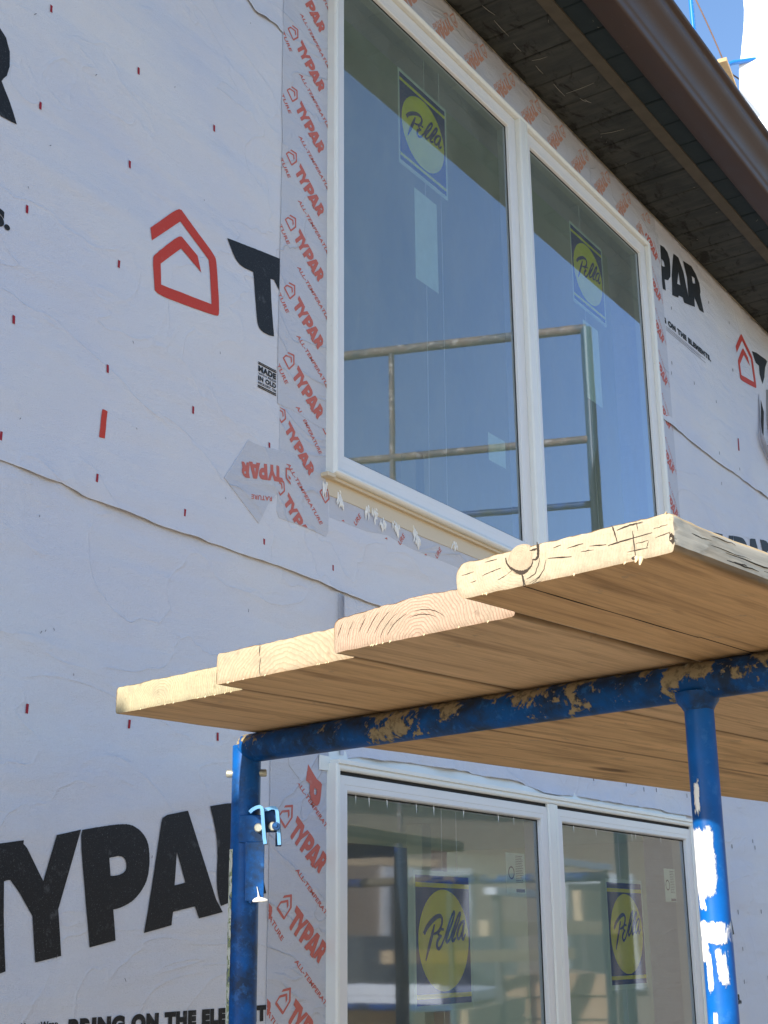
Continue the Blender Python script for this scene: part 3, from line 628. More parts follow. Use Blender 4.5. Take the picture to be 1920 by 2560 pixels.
H(mb.build('flashing_tape', [MAT['tape'], MAT['redtape']]))['label'] = 'strip of printed flashing tape down the left of the upper window'
# diamond patch
mb = MB(); tape_piece(mb, [tuple(p) for p in WALL['diam']][::-1], .0264, .0285, 0)
dm = affine(tuple(WALL['diamT'][0]), tuple(WALL['diamT'][1]), tuple(WALL['diamT'][2]), (.748, .1147), (.80, -.0384))
CD = [((2.148, .95), (-1, 0)), ]
put_logo(mb, tuple(WALL['diamT'][0]), dm, .0261, ('T','Y','P','A','R'), 1, None, LMs)
put_logo(mb, tuple(WALL['diamT'][0]), dm, .0261, ('icon',), 1, [((2.19, 0), (-1, 0))], LMs)
r0, r1 = WALL['diamR'][0], WALL['diamR'][1]
text_on(mb, 'RATURE', (r0[0]+.004, r0[1]+.0105), (r1[0], r1[1]+.0105), (r0[0]+.004, r0[1]), .0261, 1, .03)
H(mb.build('tape_patch', [MAT['tape'], MAT['redtape']]))['label'] = 'diamond shaped offcut of flashing tape left of the sill'
# lower left tape
mb = MB()
tl = [(2.336, -.95), (2.336, .322)] + [(2.3446, .3276), (2.3377, .3509), (2.34, .40), (2.30, .47)] + wob((2.245, .52), (2.139, .48), 6, .006) + wob((2.1382, .40), (2.1400, .06), 20, .001) + wob((2.1375, -.03), (2.1384, -.95), 30, .001)
tape_piece(mb, tl, .0274, YW-.001)
CB = [((2.1384, 0), (1, 0)), ((0, .312), (0, -1))]
for k in range(0, 7):
    z = .2472-.1752*k; o = (2.2268, z)
    put_logo(mb, o, tm4, .0270, AL, 1, CB, LMs)
    put_logo(mb, (o[0]-.176, z+.068), tm4, .0270, ('P', 'A', 'R'), 1, CB, LMs)
    a = (2.2210, .313-.1745*k); text_on(mb, 'ALL-TEMPERATURE', a, (a[0]+.1285, a[1]-.108), (a[0]+.0090, a[1]+.0062), .0270, 1, .03, CB)
    text_on(mb, 'ALL-TEMPERATURE', (2.0615, .126-.1745*k+.0), (2.1793, .0026-.1745*k), (2.070, .133-.1745*k), .0270, 1, .03, CB)
H(mb.build('flashing_tape', [MAT['tape'], MAT['redtape']]))['label'] = 'strip of printed flashing tape down the left of the lower window'
# crossing scraps above it
mb = MB(); tape_piece(mb, [(2.197, .345), (2.236, .3175), (2.29, .3145), (2.330, .3215), (2.3446, .3276), (2.340, .352), (2.303, .400), (2.24, .43), (2.19, .40)], .0262, .0272)
wallify(mb, LMs['P'], .0258, 1, amap((2.325, .418), (-.10, .26, -.30, -.17)), [((2.328, 0), (-1, 0))]); 
wallify(mb, LMs['A'], .0257, 1, amap((2.335, .475), (-.10, .26, -.30, -.17)), [((0, .318), (0, 1)), ((2.328, 0), (-1, 0))])
wallify(mb, LMs['R'], .0256, 1, amap((2.27, .50), (-.10, .22, -.28, -.15)), [((2.20, 0), (1, 0)), ((0, .35), (0, 1))])
H(mb.build('tape_scrap', [MAT['tape'], MAT['redtape']]))
# tape under the upper window, over it and to its right
mb = MB(); tb = [(3.2, .985), (2.3350, .985), (2.3350, .9117)] + [tuple(p) for p in WALL['tapeBot'][2:]] + [(3.2, .915)]
tape_piece(mb, tb[::-1], .0280, YW-.0008)
cb = [((0, .966), (0, -1)), ((0, .9150), (0, 1)), ((2.336, 0), (1, 0))]
hm = (tm[2]*-1, tm[3]*-1, tm[0], tm[1])       # the same print turned a quarter
for x in (2.345, 2.520, 2.695, 2.870):
    wallify(mb, LMs['icon'], .0276, 1, amap((x+.045, .930), (.13, -.05, .13, .10)), cb)
for x, z in ((2.437, .915), (2.622, .912), (2.79, .916)):
    text_on(mb, 'URE', (x, z), (x+.022, z+.028), (x-.009, z+.009), .0276, 1, .03, cb)
H(mb.build('flashing_tape', [MAT['tape'], MAT['redtape']]))['label'] = 'strip of printed flashing tape below the sill of the upper window'
mb = MB(); zt = 2.668
tt = [(2.3360, 2.40), (4.47, 2.40)] + [(4.47, zt)] + [(2.336, zt)]
tape_piece(mb, [(2.336, 2.44), (4.44, 2.44), (4.44, zt), (2.336, zt)], .0274, YW-.0008)
tr_ = (-tm[2], -tm[3], tm[0], tm[1]); tr_ = (tm[2], tm[3], -tm[0], -tm[1])
ct = [((0, 2.66), (0, -1)), ((4.43, 0), (-1, 0))]
for k in range(-3, 9):
    x = 2.951+.1775*k; put_logo(mb, (x, 2.596), tr_, .0270, AL, 1, ct, LMs)
    text_on(mb, 'TEMPERATURE', (x-.02, 2.645), (x-.125, 2.535), (x-.012, 2.633), .0270, 1, .03, ct+[((x-.075, 2.59), (-.7, -.7))])
    text_on(mb, 'ALL', (x-.04, 2.632), (x-.062, 2.612), (x-.031, 2.622), .0270, 1, .03, ct)
H(mb.build('flashing_tape', [MAT['tape'], MAT['redtop']]))['label'] = 'strip of printed flashing tape between the upper window and the soffit'
mb = MB(); tape_piece(mb, [(4.29, .90), (4.458, .90)] + wob((4.460, 1.0), (4.462, 2.5), 40, .002)+[(4.462, 2.60), (4.29, 2.60)], .0266, YW-.0008)
cr_ = [((4.456, 0), (-1, 0)), ((0, 2.55), (0, -1))]
for k in range(-1, 10):
    z = 2.575-.1722*k; put_logo(mb, (4.345, z), tm, .0262, ('T','Y','P','A','R'), 1, cr_, LMs)
    a = (4.372, z+.02); text_on(mb, 'ALL-TEMPERATURE', a, (a[0]+.082, a[1]-.125), (a[0]+.008, a[1]+.006), .0262, 1, .0, cr_)
H(mb.build('flashing_tape', [MAT['tape'], MAT['redtape']]))['label'] = 'strip of printed flashing tape right of the upper window'

# --- windows
def sweep(mb, rect, prof, mi=0, close=False):
    """profile [(inset, y)] swept round a rectangle with mitred corners"""
    x0, x1, z0, z1 = rect; vs = []
    for (i, y) in prof: vs += [(x0+i, y, z0+i), (x1-i, y, z0+i), (x1-i, y, z1-i), (x0+i, y, z1-i)]
    fs = []
    for k in range(len(prof)-1):
        for c in range(4): a, b = k*4+c, k*4+(c+1) % 4; fs.append((a, b, b+4, a+4))
    mb.add(vs, fs, mi)
def bead(x0, y0, x1, y1, r=.003):    # small rounded step
    return [(x0, y0), (x0+r*.3, y0-r*.7), (x0+r, y0-r)]
def stick(loc_x, loc_z, w, h, y, parent, tone=0):
    """manufacturer's sheet: clear border, navy field, yellow bars, oval and script"""
    mb = MB(); P = lambda u, v: (loc_x+w*u, loc_z+h*v)
    def poly(L, yy, mi): wallify(mb, loops_pts([[P(*p) for p in L]]), yy, mi)
    poly([(0,0),(1,0),(1,1),(0,1)], y, 0)
    poly([(.03,.045),(.965,.045),(.965,.965),(.03,.965)], y-.0003, 1)
    for v in (.105, .895): poly([(.03,v-.0165),(.965,v-.0165),(.965,v+.0165),(.03,v+.0165)], y-.0006, 2)
    wallify(mb, loops_pts([[P(*p) for p in circ(.5, .50, .435, .365, 64)]]), y-.0006, 2)
    X0, X1, Z0, Z1 = 170, 925, 235, 2010
    st = [[(290,1045,30),(325,965,34),(385,890,36),(455,825,34),(505,815,28),(527,855,26),(520,930,24),(490,1000,22),(445,1040,20),(390,1055,14)],
          [(425,925,16),(400,1030,30),(365,1160,34),(335,1270,28),(306,1382,10)],
          [(545,990,14),(500,985,24),(468,1030,28),(480,1065,22),(515,1078,14)],[(500,1078,18),(460,1130,28),(448,1200,28),(468,1245,24),(505,1210,20),(548,1110,14)],
          [(548,1110,14),(600,960,20),(650,820,22),(688,750,22),(692,790,18),(660,900,20),(600,1030,28),(570,1120,28),(580,1165,24),(618,1120,16)],
          [(618,1120,14),(680,970,20),(735,820,22),(768,765,20),(770,800,18),(735,910,20),(680,1030,28),(648,1110,28),(660,1148,22),(700,1100,16)],
          [(826,885,22),(790,890,20),(750,950,24),(722,1040,26),(722,1105,24),(745,1118,20),(785,1040,18),(822,900,22)],[(822,900,22),(795,1020,26),(785,1100,26),(800,1130,22),(835,1050,12)]]
    for i, S_ in enumerate(st):
        pts = []
        for a, b in zip(S_, S_[1:]):
            for j in range(4): t = j/4; pts.append(tuple(a[q]*(1-t)+b[q]*t for q in range(3)))
        pts.append(S_[-1])
        for _ in range(2): pts = [pts[0]]+[tuple((pts[j-1][q]+2*pts[j][q]+pts[j+1][q])/4 for q in range(3)) for j in range(1, len(pts)-1)]+[pts[-1]]
        # undo the photograph's slant: the script rises gently to the right on the real sheet
        sub = MB(); sub.tube([(loc_x+w*(p[0]-X0)/(X1-X0), 0, loc_z+h*(1-(p[1]-Z0-(p[0]-X0)*.01)/(Z1-Z0))) for p in pts], [p[2]*.5/(X1-X0)*w for p in pts], 8)
        mb.add([(v[0], y-.0010-.00004*i+v[1]*.06, v[2]) for v in sub.v], sub.f, 3)
    return mb.build('sticker', [MAT['stk_paper'], MAT['stk_navy'], MAT['stk_yellow'], MAT['stk_navy']], parent)
MAT['stk_paper'] = m_film('sticker_border', (.62, .72, .64))
MAT['stk_navy'] = m_film('sticker_navy', (.025, .035, .20), .35)
MAT['stk_yellow'] = m_film('sticker_yellow', (.97, .86, .05), .3)
MAT['paper'] = m_film('paper_slip', (.74, .86, .78), .5)
MAT['cord'] = m_simple('white_cord', (.75, .76, .74), .5, .05)

def window(name, rect, lab, sash_y, glass_y, w1, w2, mull, gap, glass, upper):
    x0, x1, z0, z1 = rect
    mb = MB()
    fr = [(0, .060), (0, .004), (.0012, .0014), (.004, 0), (w1-.005, 0), (w1-.002, .0012), (w1, .004), (w1, .06)]
    if upper: fr = [(0, .06), (0, .0065), (.0025, .0022), (.006, 0), (.009, 0), (.0125, .0016), (w1, .0055), (w1, .06)]
    sweep(mb, rect, fr)
    mx0, mx1 = mull; zz0, zz1 = z0+w1, z1-w1
    pr = [(mx0, .06), (mx0, .005), (mx0+.003, .001), (mx0+.008, 0), (mx1-.020, 0), (mx1-.018, .0025), (mx1-.016, 0), (mx1-.006, 0), (mx1-.002, .0015), (mx1, .005), (mx1, .06)]
    vs = [(a, b, zz0) for a, b in pr]+[(a, b, zz1) for a, b in pr]; n = len(pr)
    mb.add(vs, [(i, i+1, n+i+1, n+i) for i in range(n-1)])
    if gap:   # dark boxes fill the slot between head and sash, painting its deep shade
        mb.box((x0+w1+.0005, .0105, z1-w1-.016), (mx0-.0005, .059, z1-w1-.0002), 1); mb.box((mx1+.0005, .0105, z1-w1-.016), (x1-w1-.0005, .059, z1-w1-.0002), 1)
    win = H(mb.build(name, [MAT['white'], MAT['dark']])); win['label'] = lab
    panes = [(x0+w1+.0006, mx0-.0006), (mx1+.0006, x1-w1-.0006)]
    for pi, (a, b) in enumerate(panes):
        sb = MB(); sr = (a, b, zz0+.0006, zz1-(gap or .0006))
        sp = [(0, .058), (0, sash_y+.002), (.0012, sash_y), (w2*.55, sash_y), (w2*.58, sash_y+.0008), (w2-.004, sash_y+.0008), (w2-.001, sash_y+.003), (w2, sash_y+.007), (w2+.0015, glass_y+.003), (w2+.0015, .058)]
        sweep(sb, sr, sp)
        # dark glazing gasket
        sweep(sb, sr, [(w2+.0016, glass_y-.0018), (w2+.0045, glass_y-.0012), (w2+.0045, glass_y-.0002)], 1)
        s_ = sb.build('sash', [MAT['sash'], MAT['dark']], win)
        gm = MB(); gm.add([(a+w2-.002, glass_y, sr[2]+w2-.002), (b-w2+.002, glass_y, sr[2]+w2-.002), (b-w2+.002, glass_y, sr[3]-w2+.002), (a+w2-.002, glass_y, sr[3]-w2+.002)], [(0,1,2,3)])
        gp = gm.build('glass_pane', glass, win)
    return win
wu = window('window', UW, 'paired white upper window with two sheets stuck inside the glass', .018, .030, .017, .045, (3.2970, 3.3500), 0, MAT['glass_u'], True)
wl = window('window', LW, 'paired white lower window with two sheets stuck inside the glass', .006, .020, .0145, .0345, (3.2830, 3.3370), .0085, MAT['glass_l'], False)
for (x, z, w_, h_, y, p) in ((2.655, 1.995, .252, .300, .0375, wu), (3.693, 2.005, .252, .300, .0375, wu), (2.655, -.150, .252, .306, .0265, wl), (3.659, -.135, .252, .303, .0265, wl)):
    stick(x, z, w_, h_, y, p)
def slip(x0, z0, x1, z1, y, p, lines=0, seal=None):
    mb = MB(); wallify(mb, loops_pts([[(x0,z0),(x1,z0),(x1,z1),(x0,z1)]]), y, 0)
    if lines:
        zc = z1-.006
        for i in range(lines):
            zc = z1-.008-(z1-z0-.03)*i/lines; wallify(mb, loops_pts([[(x0+(x1-x0)*.5, zc),(x1-.006-random.random()*.012, zc),(x1-.006-random.random()*.012, zc+.0014),(x0+(x1-x0)*.5, zc+.0014)]]), y-.0004, 1)
        wallify(mb, loops_pts([circ(x0+(x1-x0)*.27, (z0+z1)/2, .016, .016), circ(x0+(x1-x0)*.27, (z0+z1)/2, .0125, .0125)]), y-.0004, 1)
        wallify(mb, loops_pts([[(x0+(x1-x0)*.5, z0+.002),(x1-.004, z0+.002),(x1-.004, z0+.010),(x0+(x1-x0)*.5, z0+.010)]]), y-.0004, 1)
    return mb.build('paper_slip', [MAT['paper'], MAT['ink']], p)
slip(2.727, 1.679, 2.841, 1.952, .036, wu); slip(3.752, 1.682, 3.868, 1.962, .036, wu); slip(3.087, 1.272, 3.184, 1.354, .036, wu)
slip(3.083, .115, 3.182, .2135, .0255, wl, 16); slip(4.083, .111, 4.170, .2105, .0255, wl, 14)
for (xa, za, xb, zb, y, p) in ((2.794, 2.40, 2.779, 1.07, .040, wu), (2.874, 2.40, 2.866, 1.07, .040, wu), (3.779, 2.40, 3.792, 1.07, .040, wu), (2.786, .30, 2.772, -.80, .030, wl), (2.852, .30, 2.85, -.8, .030, wl), (3.770, .30, 3.765, -.80, .030, wl)):
    mb = MB(); mb.tube([(xa, y, za), ((xa+xb)/2+.001, y, (za+zb)/2), (xb, y, zb)], .0009, 6); mb.build('blind_cord', MAT['cord'], p)
# shreds of protective film along the heads of the lower panes
mb = MB()
for x in [2.42, 2.47, 2.54, 2.66, 2.735, 2.87, 3.04, 3.12, 3.46, 3.60, 3.845, 3.872, 4.06]:
    s_ = random.uniform(.004, .008); mb.add([(x-s_*.6, .0192, .318), (x+s_*.7, .0192, .318), (x+s_*.4, .0185, .296), (x, .0178, .276+random.random()*.008), (x-s_*.3, .0185, .300)], [(0,1,2,3,4)])
mb.build('film_shred', MAT['cord'], wl)
# nailing flange, sill underside, head flashing
mb = MB(); fl = [(2.318, 1.012)] + [(2.318, .9983), (2.3311, .9632), (2.4363, .9651), (2.5837, .9607), (2.7209, .9589), (2.8602, .9615), (2.9849, .9631), (3.8, .962), (4.31, .962), (4.31, 1.012)]
tape_piece(mb, fl[::-1], .0262, .0280)
mb.bbox((2.300, .006, .9985), (2.330, .028, 1.0085), .002)
mb.bbox((2.322, .016, .9995), (4.308, .0262, 1.0075), .0012)
H(mb.build('nailing_flange', [MAT['cream'], MAT['ink']]), None)['label'] = 'cream nailing flange under the upper window smeared with caulk'
mb = MB()
for (x, z) in WALL['caulk']:
    for k in range(9):
        a = random.gauss(0, .45); L = random.uniform(.010, .028); c0 = Vector((x+random.uniform(-.008, .010), .0255, z+random.uniform(-.010, .012)))
        d = Vector((math.sin(a)*.6, -.03, -math.cos(a)))
        mb.tube([c0, c0+d*L*.4, c0+d*L*.8, c0+d*L], [.0008, random.uniform(.0014, .0034), .0016, .0003], 7, noise_amp=.6)
H(mb.build('caulk_smear', MAT['caulk']))
mb = MB(); mb.bbox((2.332, -.0035, .3605), (4.300, .029, .3705), .0012); mb.bbox((2.2960, .0225, .3460), (2.3440, .0250, .3770), .0006)
mb.add([(2.332, .0255, .3705), (4.300, .0255, .3705), (4.300, .0285, .40), (2.332, .0285, .40)], [(0,1,2,3)])
H(mb.build('head_flashing', MAT['white']))['label'] = 'bright white head flashing over the lower window'
mb = MB(); tape_piece(mb, [(2.3450, -.9), (2.3450, .3480), (2.3262, .3480), (2.3262, -.9)], .0252, .0274)
H(mb.build('nailing_flange', MAT['white']))['label'] = 'white nailing flange on the left of the lower window'

# --- rooms behind the glass
def m_room():
    t = NT('dim_plaster'); v = t.coord(); n = t.noise(v, 1.5, 4); t.bsdf(t.mix(n, (.50, .59, .50), (.60, .69, .58)), .9); return t.m
mb = MB()
for (z0, z1) in ((-1.5, .62), (.66, 2.80)):
    x0, x1, y0, y1 = 1.2, 8.6, .175, 3.6
    mb.add([(x0,y0,z0),(x1,y0,z0),(x1,y1,z0),(x0,y1,z0),(x0,y0,z1),(x1,y0,z1),(x1,y1,z1),(x0,y1,z1)], [(0,1,2,3),(7,6,5,4),(1,5,6,2),(3,7,4,0)])
    for x in (3.1, 4.9, 6.4): mb.box((x, 2.4, z0+.002), (x+.09, 2.5, z1-.002))
H(mb.build('room', m_room()))
mb = MB(); mb.box((XL, .17, -EYE+.02), (XL+.15, 7, 2.8)); mb.box((XR-.15, .17, -EYE+.02), (XR, 7, 2.8)); mb.box((8.7, 6.9, -EYE+.02), (XR, 7.0, 2.8))
H(mb.build('rear_wall', MAT['wrap']))

# --- eaves
def m_soffit():
    t = NT('weathered_soffit_boards'); v = t.coord(); s = t.sep(v)
    a = t.noise(v, 5, 7, .65, .3); b = t.noise(v, 22, 6, .7)
    st = t.noise(t.coord(scale=(14, 2.5, 1)), 2.2, 5, .65)
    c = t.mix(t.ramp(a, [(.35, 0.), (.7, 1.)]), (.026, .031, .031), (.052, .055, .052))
    c = t.mix(t.ramp(st, [(.4, 0.), (.7, .4)]), c, (.10, .095, .08))
    # black mould creeping out from the wall side
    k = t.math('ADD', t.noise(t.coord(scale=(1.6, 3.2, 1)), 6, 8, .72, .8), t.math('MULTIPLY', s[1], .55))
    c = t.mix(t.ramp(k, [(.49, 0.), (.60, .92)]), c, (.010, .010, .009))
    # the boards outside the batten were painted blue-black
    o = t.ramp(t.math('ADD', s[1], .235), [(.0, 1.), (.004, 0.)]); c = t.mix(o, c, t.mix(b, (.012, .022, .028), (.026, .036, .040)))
    c = t.mix(t.ramp(b, [(.72, 0.), (.8, .15)]), c, (.18, .16, .13))
    t.bsdf(c, .8, 0, t.bump(t.math('ADD', b, a), .004, .5), .3); return t.m
mb = MB(); x = -1.2; i = 0
xs = []
while x < XR+.2:
    w_ = .1495; dz = .0012*((i*7) % 3-1)
    prof = [(x+.0010, ZS+.012), (x+.0018, ZS+.004+dz), (x+.005, ZS+dz), (x+w_-.005, ZS+dz), (x+w_-.0018, ZS+.004+dz), (x+w_-.0005, ZS+.012)]
    ys = (-.3140, .0300); vs = [(p[0], y, p[1]) for y in ys for p in prof]
    mb.add(vs, [(k, k+1, k+7, k+6) for k in range(5)]); x += w_; i += 1
mb.box((-1.2, -.3138, ZS+.0125), (XR+.2, .17, ZS+.02))
H(mb.build('soffit', m_soffit()))['label'] = 'dark weathered board soffit with mould and brush marks'
mb = MB()
n = 60
for i in range(n):
    a = -1.15+(XR+1.1)*i/n; b = -1.15+(XR+1.1)*(i+1)/n; f = lambda x: -.2000-.0045*(x-2.9) if x < 6 else -.214
    mb.add([(a, f(a)-.040, ZS-.007), (b, f(b)-.040, ZS-.007), (b, f(b), ZS-.007), (a, f(a), ZS-.007), (a, f(a)-.040, ZS+.002), (b, f(b)-.040, ZS+.002), (b, f(b), ZS+.002), (a, f(a), ZS+.002)], [(0,1,2,3), (0,4,5,1), (3,2,6,7)])
H(mb.build('soffit_batten', m_simple('batten', (.085, .070, .050), .85, .35, 18, .4)))
# nails and splinters hanging under the boards
mb = MB()
for (x, y, dx, dy) in ((2.98,-.055,.06,-.01),(3.06,-.05,.09,0),(3.19,-.045,.05,0),(3.30,-.05,.01,-.05),(3.33,-.048,.05,0),(3.52,-.06,.0,-.10),(3.57,-.085,.03,-.01),(3.585,-.095,.03,-.01),(3.80,-.05,.02,-.08),(3.45,-.05,.08,0)):
    mb.tube([(x, y, ZS-.003), (x+dx*.5, y+dy*.5, ZS-.005), (x+dx, y+dy, ZS-.003)], [.0007, .0010, .0005], 6)
for i in range(14):
    x = random.uniform(2.6, 6.5); y = random.choice([-.19, -.245, -.30, -.05]); a = random.uniform(0, 3.1); L = random.uniform(.004, .012)
    mb.tube([(x, y, ZS-.009), (x+L*math.cos(a), y+L*math.sin(a), ZS-.011)], [.0007, .0004], 5)
H(mb.build('splintered_fibres', m_simple('pale_splinter', (.24, .23, .19), .7)))
# ragged caulk line between wrap and soffit
mb = MB(); n = 620; vs = []; m_ = 7
for i in range(n+1):
    x = 2.0+(8.6-2.0)*i/n
    r = .0075+.006*noise.noise(Vector((x*16, 0, 0)))+.004*noise.noise(Vector((x*70, 5, 0))); r = max(.0022, r)
    if x > 5.0: r += max(0, .012*noise.noise(Vector((x*30, 9, 0))))
    for k in range(m_):
        a = -.2+1.95*k/(m_-1); q = r*(1+.25*noise.noise(Vector((x*90, k*1.7, 1)))); vs.append((x, .028-q*1.5*math.cos(a-.1), ZS+.004-q*2.2*math.sin(math.pi/2-a*.8)*1.0))
mb.add(vs, [(i*m_+k, i*m_+k+1, (i+1)*m_+k+1, (i+1)*m_+k) for i in range(n) for k in range(m_-1)], 0, True)
H(mb.build('soffit_caulk', MAT['foam']))
# fascia and gutter
def m_brown():
    t = NT('brown_enamel_metal'); v = t.coord(); n = t.noise(v, 12, 5, .6); d = t.noise(v, 90, 5, .7)
    c = t.mix(n, (.046, .024, .017), (.064, .034, .024)); c = t.mix(t.ramp(d, [(.66, 0.), (.75, .5)]), c, (.22, .17, .13))
    t.bsdf(c, t.math('ADD', .42, t.math('MULTIPLY', n, .2)), 0, t.bump(t.noise(t.coord(scale=(1.5, 1, 1)), 3, 2), .006, .25), .5); return t.m
gp = [(-.3165, ZS-.004), (-.3165, ZS-.010), (-.320, ZS-.013), (-.392, ZS-.013), (-.399, ZS-.010), (-.402, ZS-.004), (-.4035, ZS+.004), (-.405, ZS+.010), (-.4085, ZS+.013), (-.412, ZS+.018), (-.414, ZS+.027), (-.4175, ZS+.036), (-.425, ZS+.048), (-.436, ZS+.060), (-.449, ZS+.071), (-.459, ZS+.083), (-.4635, ZS+.094), (-.4635, ZS+.104), (-.468, ZS+.108), (-.478, ZS+.109), (-.4815, ZS+.113), (-.4815, ZS+.120), (-.477, ZS+.124), (-.468, ZS+.123)]
mb = MB(); n = 40; vs = []
for i in range(n+1):
    x = -1.3+(XR+1.6)*i/n
    for (y, z) in gp: vs.append((x, y+.0015*noise.noise(Vector((x*.8, 0, z))), z+.002*noise.noise(Vector((x*.6, 3, 0)))))
k_ = len(gp); mb.add(vs, [(i*k_+j, i*k_+j+1, (i+1)*k_+j+1, (i+1)*k_+j) for i in range(n) for j in range(k_-1)], 0, True)
gut = H(mb.build('gutter', m_brown())); gut['label'] = 'brown metal gutter running along the eaves'
mb = MB(); mb.box((-1.3, -.3160, ZS-.010), (XR+.3, -.3145, ZS+.125)); H(mb.build('fascia', m_simple('fascia', (.035, .022, .018), .6)))
mb = MB(); sl_ = math.tan(rad(20))
mb.add([(-1.3, -.40, ZS+.135), (XR+.3, -.40, ZS+.135), (XR+.3, 4.6, ZS+.135+5*sl_), (-1.3, 4.6, ZS+.135+5*sl_), (XR+.3, 9.6, ZS+.135), (-1.3, 9.6, ZS+.135)], [(0,1,2,3), (3,2,4,5), (0,3,5), (1,4,2)])
H(mb.build('roof', m_simple('roof_shingles', (.09, .085, .08), .9, .4, 25, .8)))
# unseen upright stud added at the wall's left corner to shade the near leg
mb = MB(); mb.bbox((0, 0, 0), (.038, .090, 1.36+EYE), .003)
st_ = mb.build('shade_stud', m_simple('stud_timber', (.42, .30, .17), .8, .2, 20, .3)); st_.location = (-1.08, -.1085, -EYE)
tag(st_, 'unseen upright timber stud added against the wrapped wall to shade the scaffold leg', 'timber')
# ================================================================== SCAFFOLD
PHI = rad(-8.694); OX, OY = 1.578, -.379
RZ = Matrix.Rotation(PHI, 3, 'Z')
def SW(u, v, z=0.): p = RZ @ Vector((u, -v, 0)); return Vector((OX+p.x, OY+p.y, z))
RT = .0215; ZB = .279; ZP = ZB+RT            # tube radius, bearer axis, plank underside
VIN, VOUT = .768, 1.524
MAT['bearer'] = m_bluepaint('blue_paint_cement_splashed', cement=.770, top=.05, seed=1.3, stain=.85, dk_=.72)
MAT['leg'] = m_bluepaint('blue_paint_worn', cement=1.0, seed=4.1, stain=.8, dk_=.85)
MAT['post'] = m_bluepaint('blue_paint_white_smears', cement=1.0, seed=2.2, stain=.08,
    white=[(.0795, .038, .0045, .0175, .85), (.040, .012, .006, .006, 1.7), (.006, .012, -.001, .0175, 1.8), (-.012, .012, .009, .0075, 1.5), (-.030, .018, -.010, .005, 2.2), (-.035, .020, .003, .0035, 2.2), (-.085, .012, .0, .003, 2.2), (-.16, .014, -.004, .004, 1.9), (.150, .02, .002, .004, 2.4)])
MAT['galv'] = m_simple('zinc_pin', (.45, .44, .36), .4, .3, 80, .3, .6)
MAT['bare'] = m_simple('worn_edge_lit', (.14, .34, .60), .35, .3, 60, .3, .3)  # worn steel edges, tinted blue for the light they catch
t = NT('rusty_rail'); v = t.coord(); a = t.noise(v, 9, 6, .7); b = t.noise(v, 30, 5, .65)
c = t.mix(t.ramp(a, [(.42, 0.), (.56, 1.)]), (.09, .09, .105), (.26, .17, .12)); c = t.mix(t.ramp(b, [(.56, 0.), (.66, .8)]), c, (.60, .54, .46)); t.bsdf(c, .6); MAT['rusty'] = t.m
MAT['dark_post'] = m_simple('dark_green_blue_post', (.028, .075, .12), .4, .3, 20)
def leg(parent, v, r, ztop, mat, name='leg', pins=True):
    mb = MB(); zs = [-EYE+.02+(ztop+EYE-.02)*i/12 for i in range(13)]
    mb.tube([(0, 0, z) for z in zs], r, 32)
    o = mb.build(name, mat, parent); o.location = (0, -v, EYE); return o
def scaffold(name, u, lab, post_mat):
    e = empty(name, SW(u, 0, -EYE), PHI, label=lab, cat='scaffold frame', group='blue scaffold frames')
    for v, r, zt, m in ((0, RT, ZB+.004, MAT['leg']), (VIN, .0165, ZB-.012, post_mat), (VOUT, RT, ZB+.004, MAT['leg'])):
        leg(e, v, r, zt, m if u == 0 else MAT['dark_post'])
    mb = MB(); mb.tube([(0, -(VOUT+.0)*i/30, ZB) for i in range(31)], RT, 32)
    # rounded mitre at the head of each leg, weld collar on the inner member
    b = mb.build('bearer', MAT['bearer'], e); b.location = (0, 0, EYE)
    mb = MB()
    mb.tube([(0, -VIN, ZB-RT+.008), (0, -VIN, ZB-RT-.002), (0, -VIN, ZB-RT-.007), (0, -VIN, ZB-RT-.012)], [.026, .0235, .0195, .0168], 28, noise_amp=.12)
    w = mb.build('weld', MAT['leg'], e); w.location = (0, 0, EYE)
    mb = MB(); mb.tube([(0, 0, -.72), (0, -VOUT, -.72)], .0165, 20); mb.tube([(0, -VIN, -.30), (0, -VOUT, -.30)], .0165, 20); mb.tube([(0, -VIN, -1.1), (0, -VOUT, -1.1)], .0165, 20)
    w = mb.build('rail', MAT['leg'], e); w.location = (0, 0, EYE)
    return e
near = scaffold('scaffolding', 0, 'blue scaffold frame holding up the near ends of the planks', MAT['post'])
far1 = scaffold('scaffolding', 2.13, 'blue scaffold frame under the far ends of the planks, seen only as a reflection', MAT['leg'])
far2 = scaffold('scaffolding', 4.35, 'blue scaffold frame in the next bay along, seen only as a reflection', MAT['leg'])
up2 = empty('scaffolding', (5.30, -.68, -EYE), rad(-20), label='tall scaffold frame with rusty rails, mirrored in the upper window', cat='scaffold frame', group='blue scaffold frames')
for v, r, zt in ((0, .027, 2.72), (.935, .014, 2.70), (1.55, .0215, 2.72)): leg(up2, v, r, zt, MAT['dark_post'] if v != .935 else MAT['rusty'])
for z, r in ((2.72, .0225), (2.17, .018), (1.86, .016)):
    mb = MB(); mb.tube([(0, -1.6*i/20, z) for i in range(21)], r, 20); o = mb.build('rail', MAT['rusty'] if z > 1.9 else MAT['leg'], up2); o.location = (0, 0, EYE)
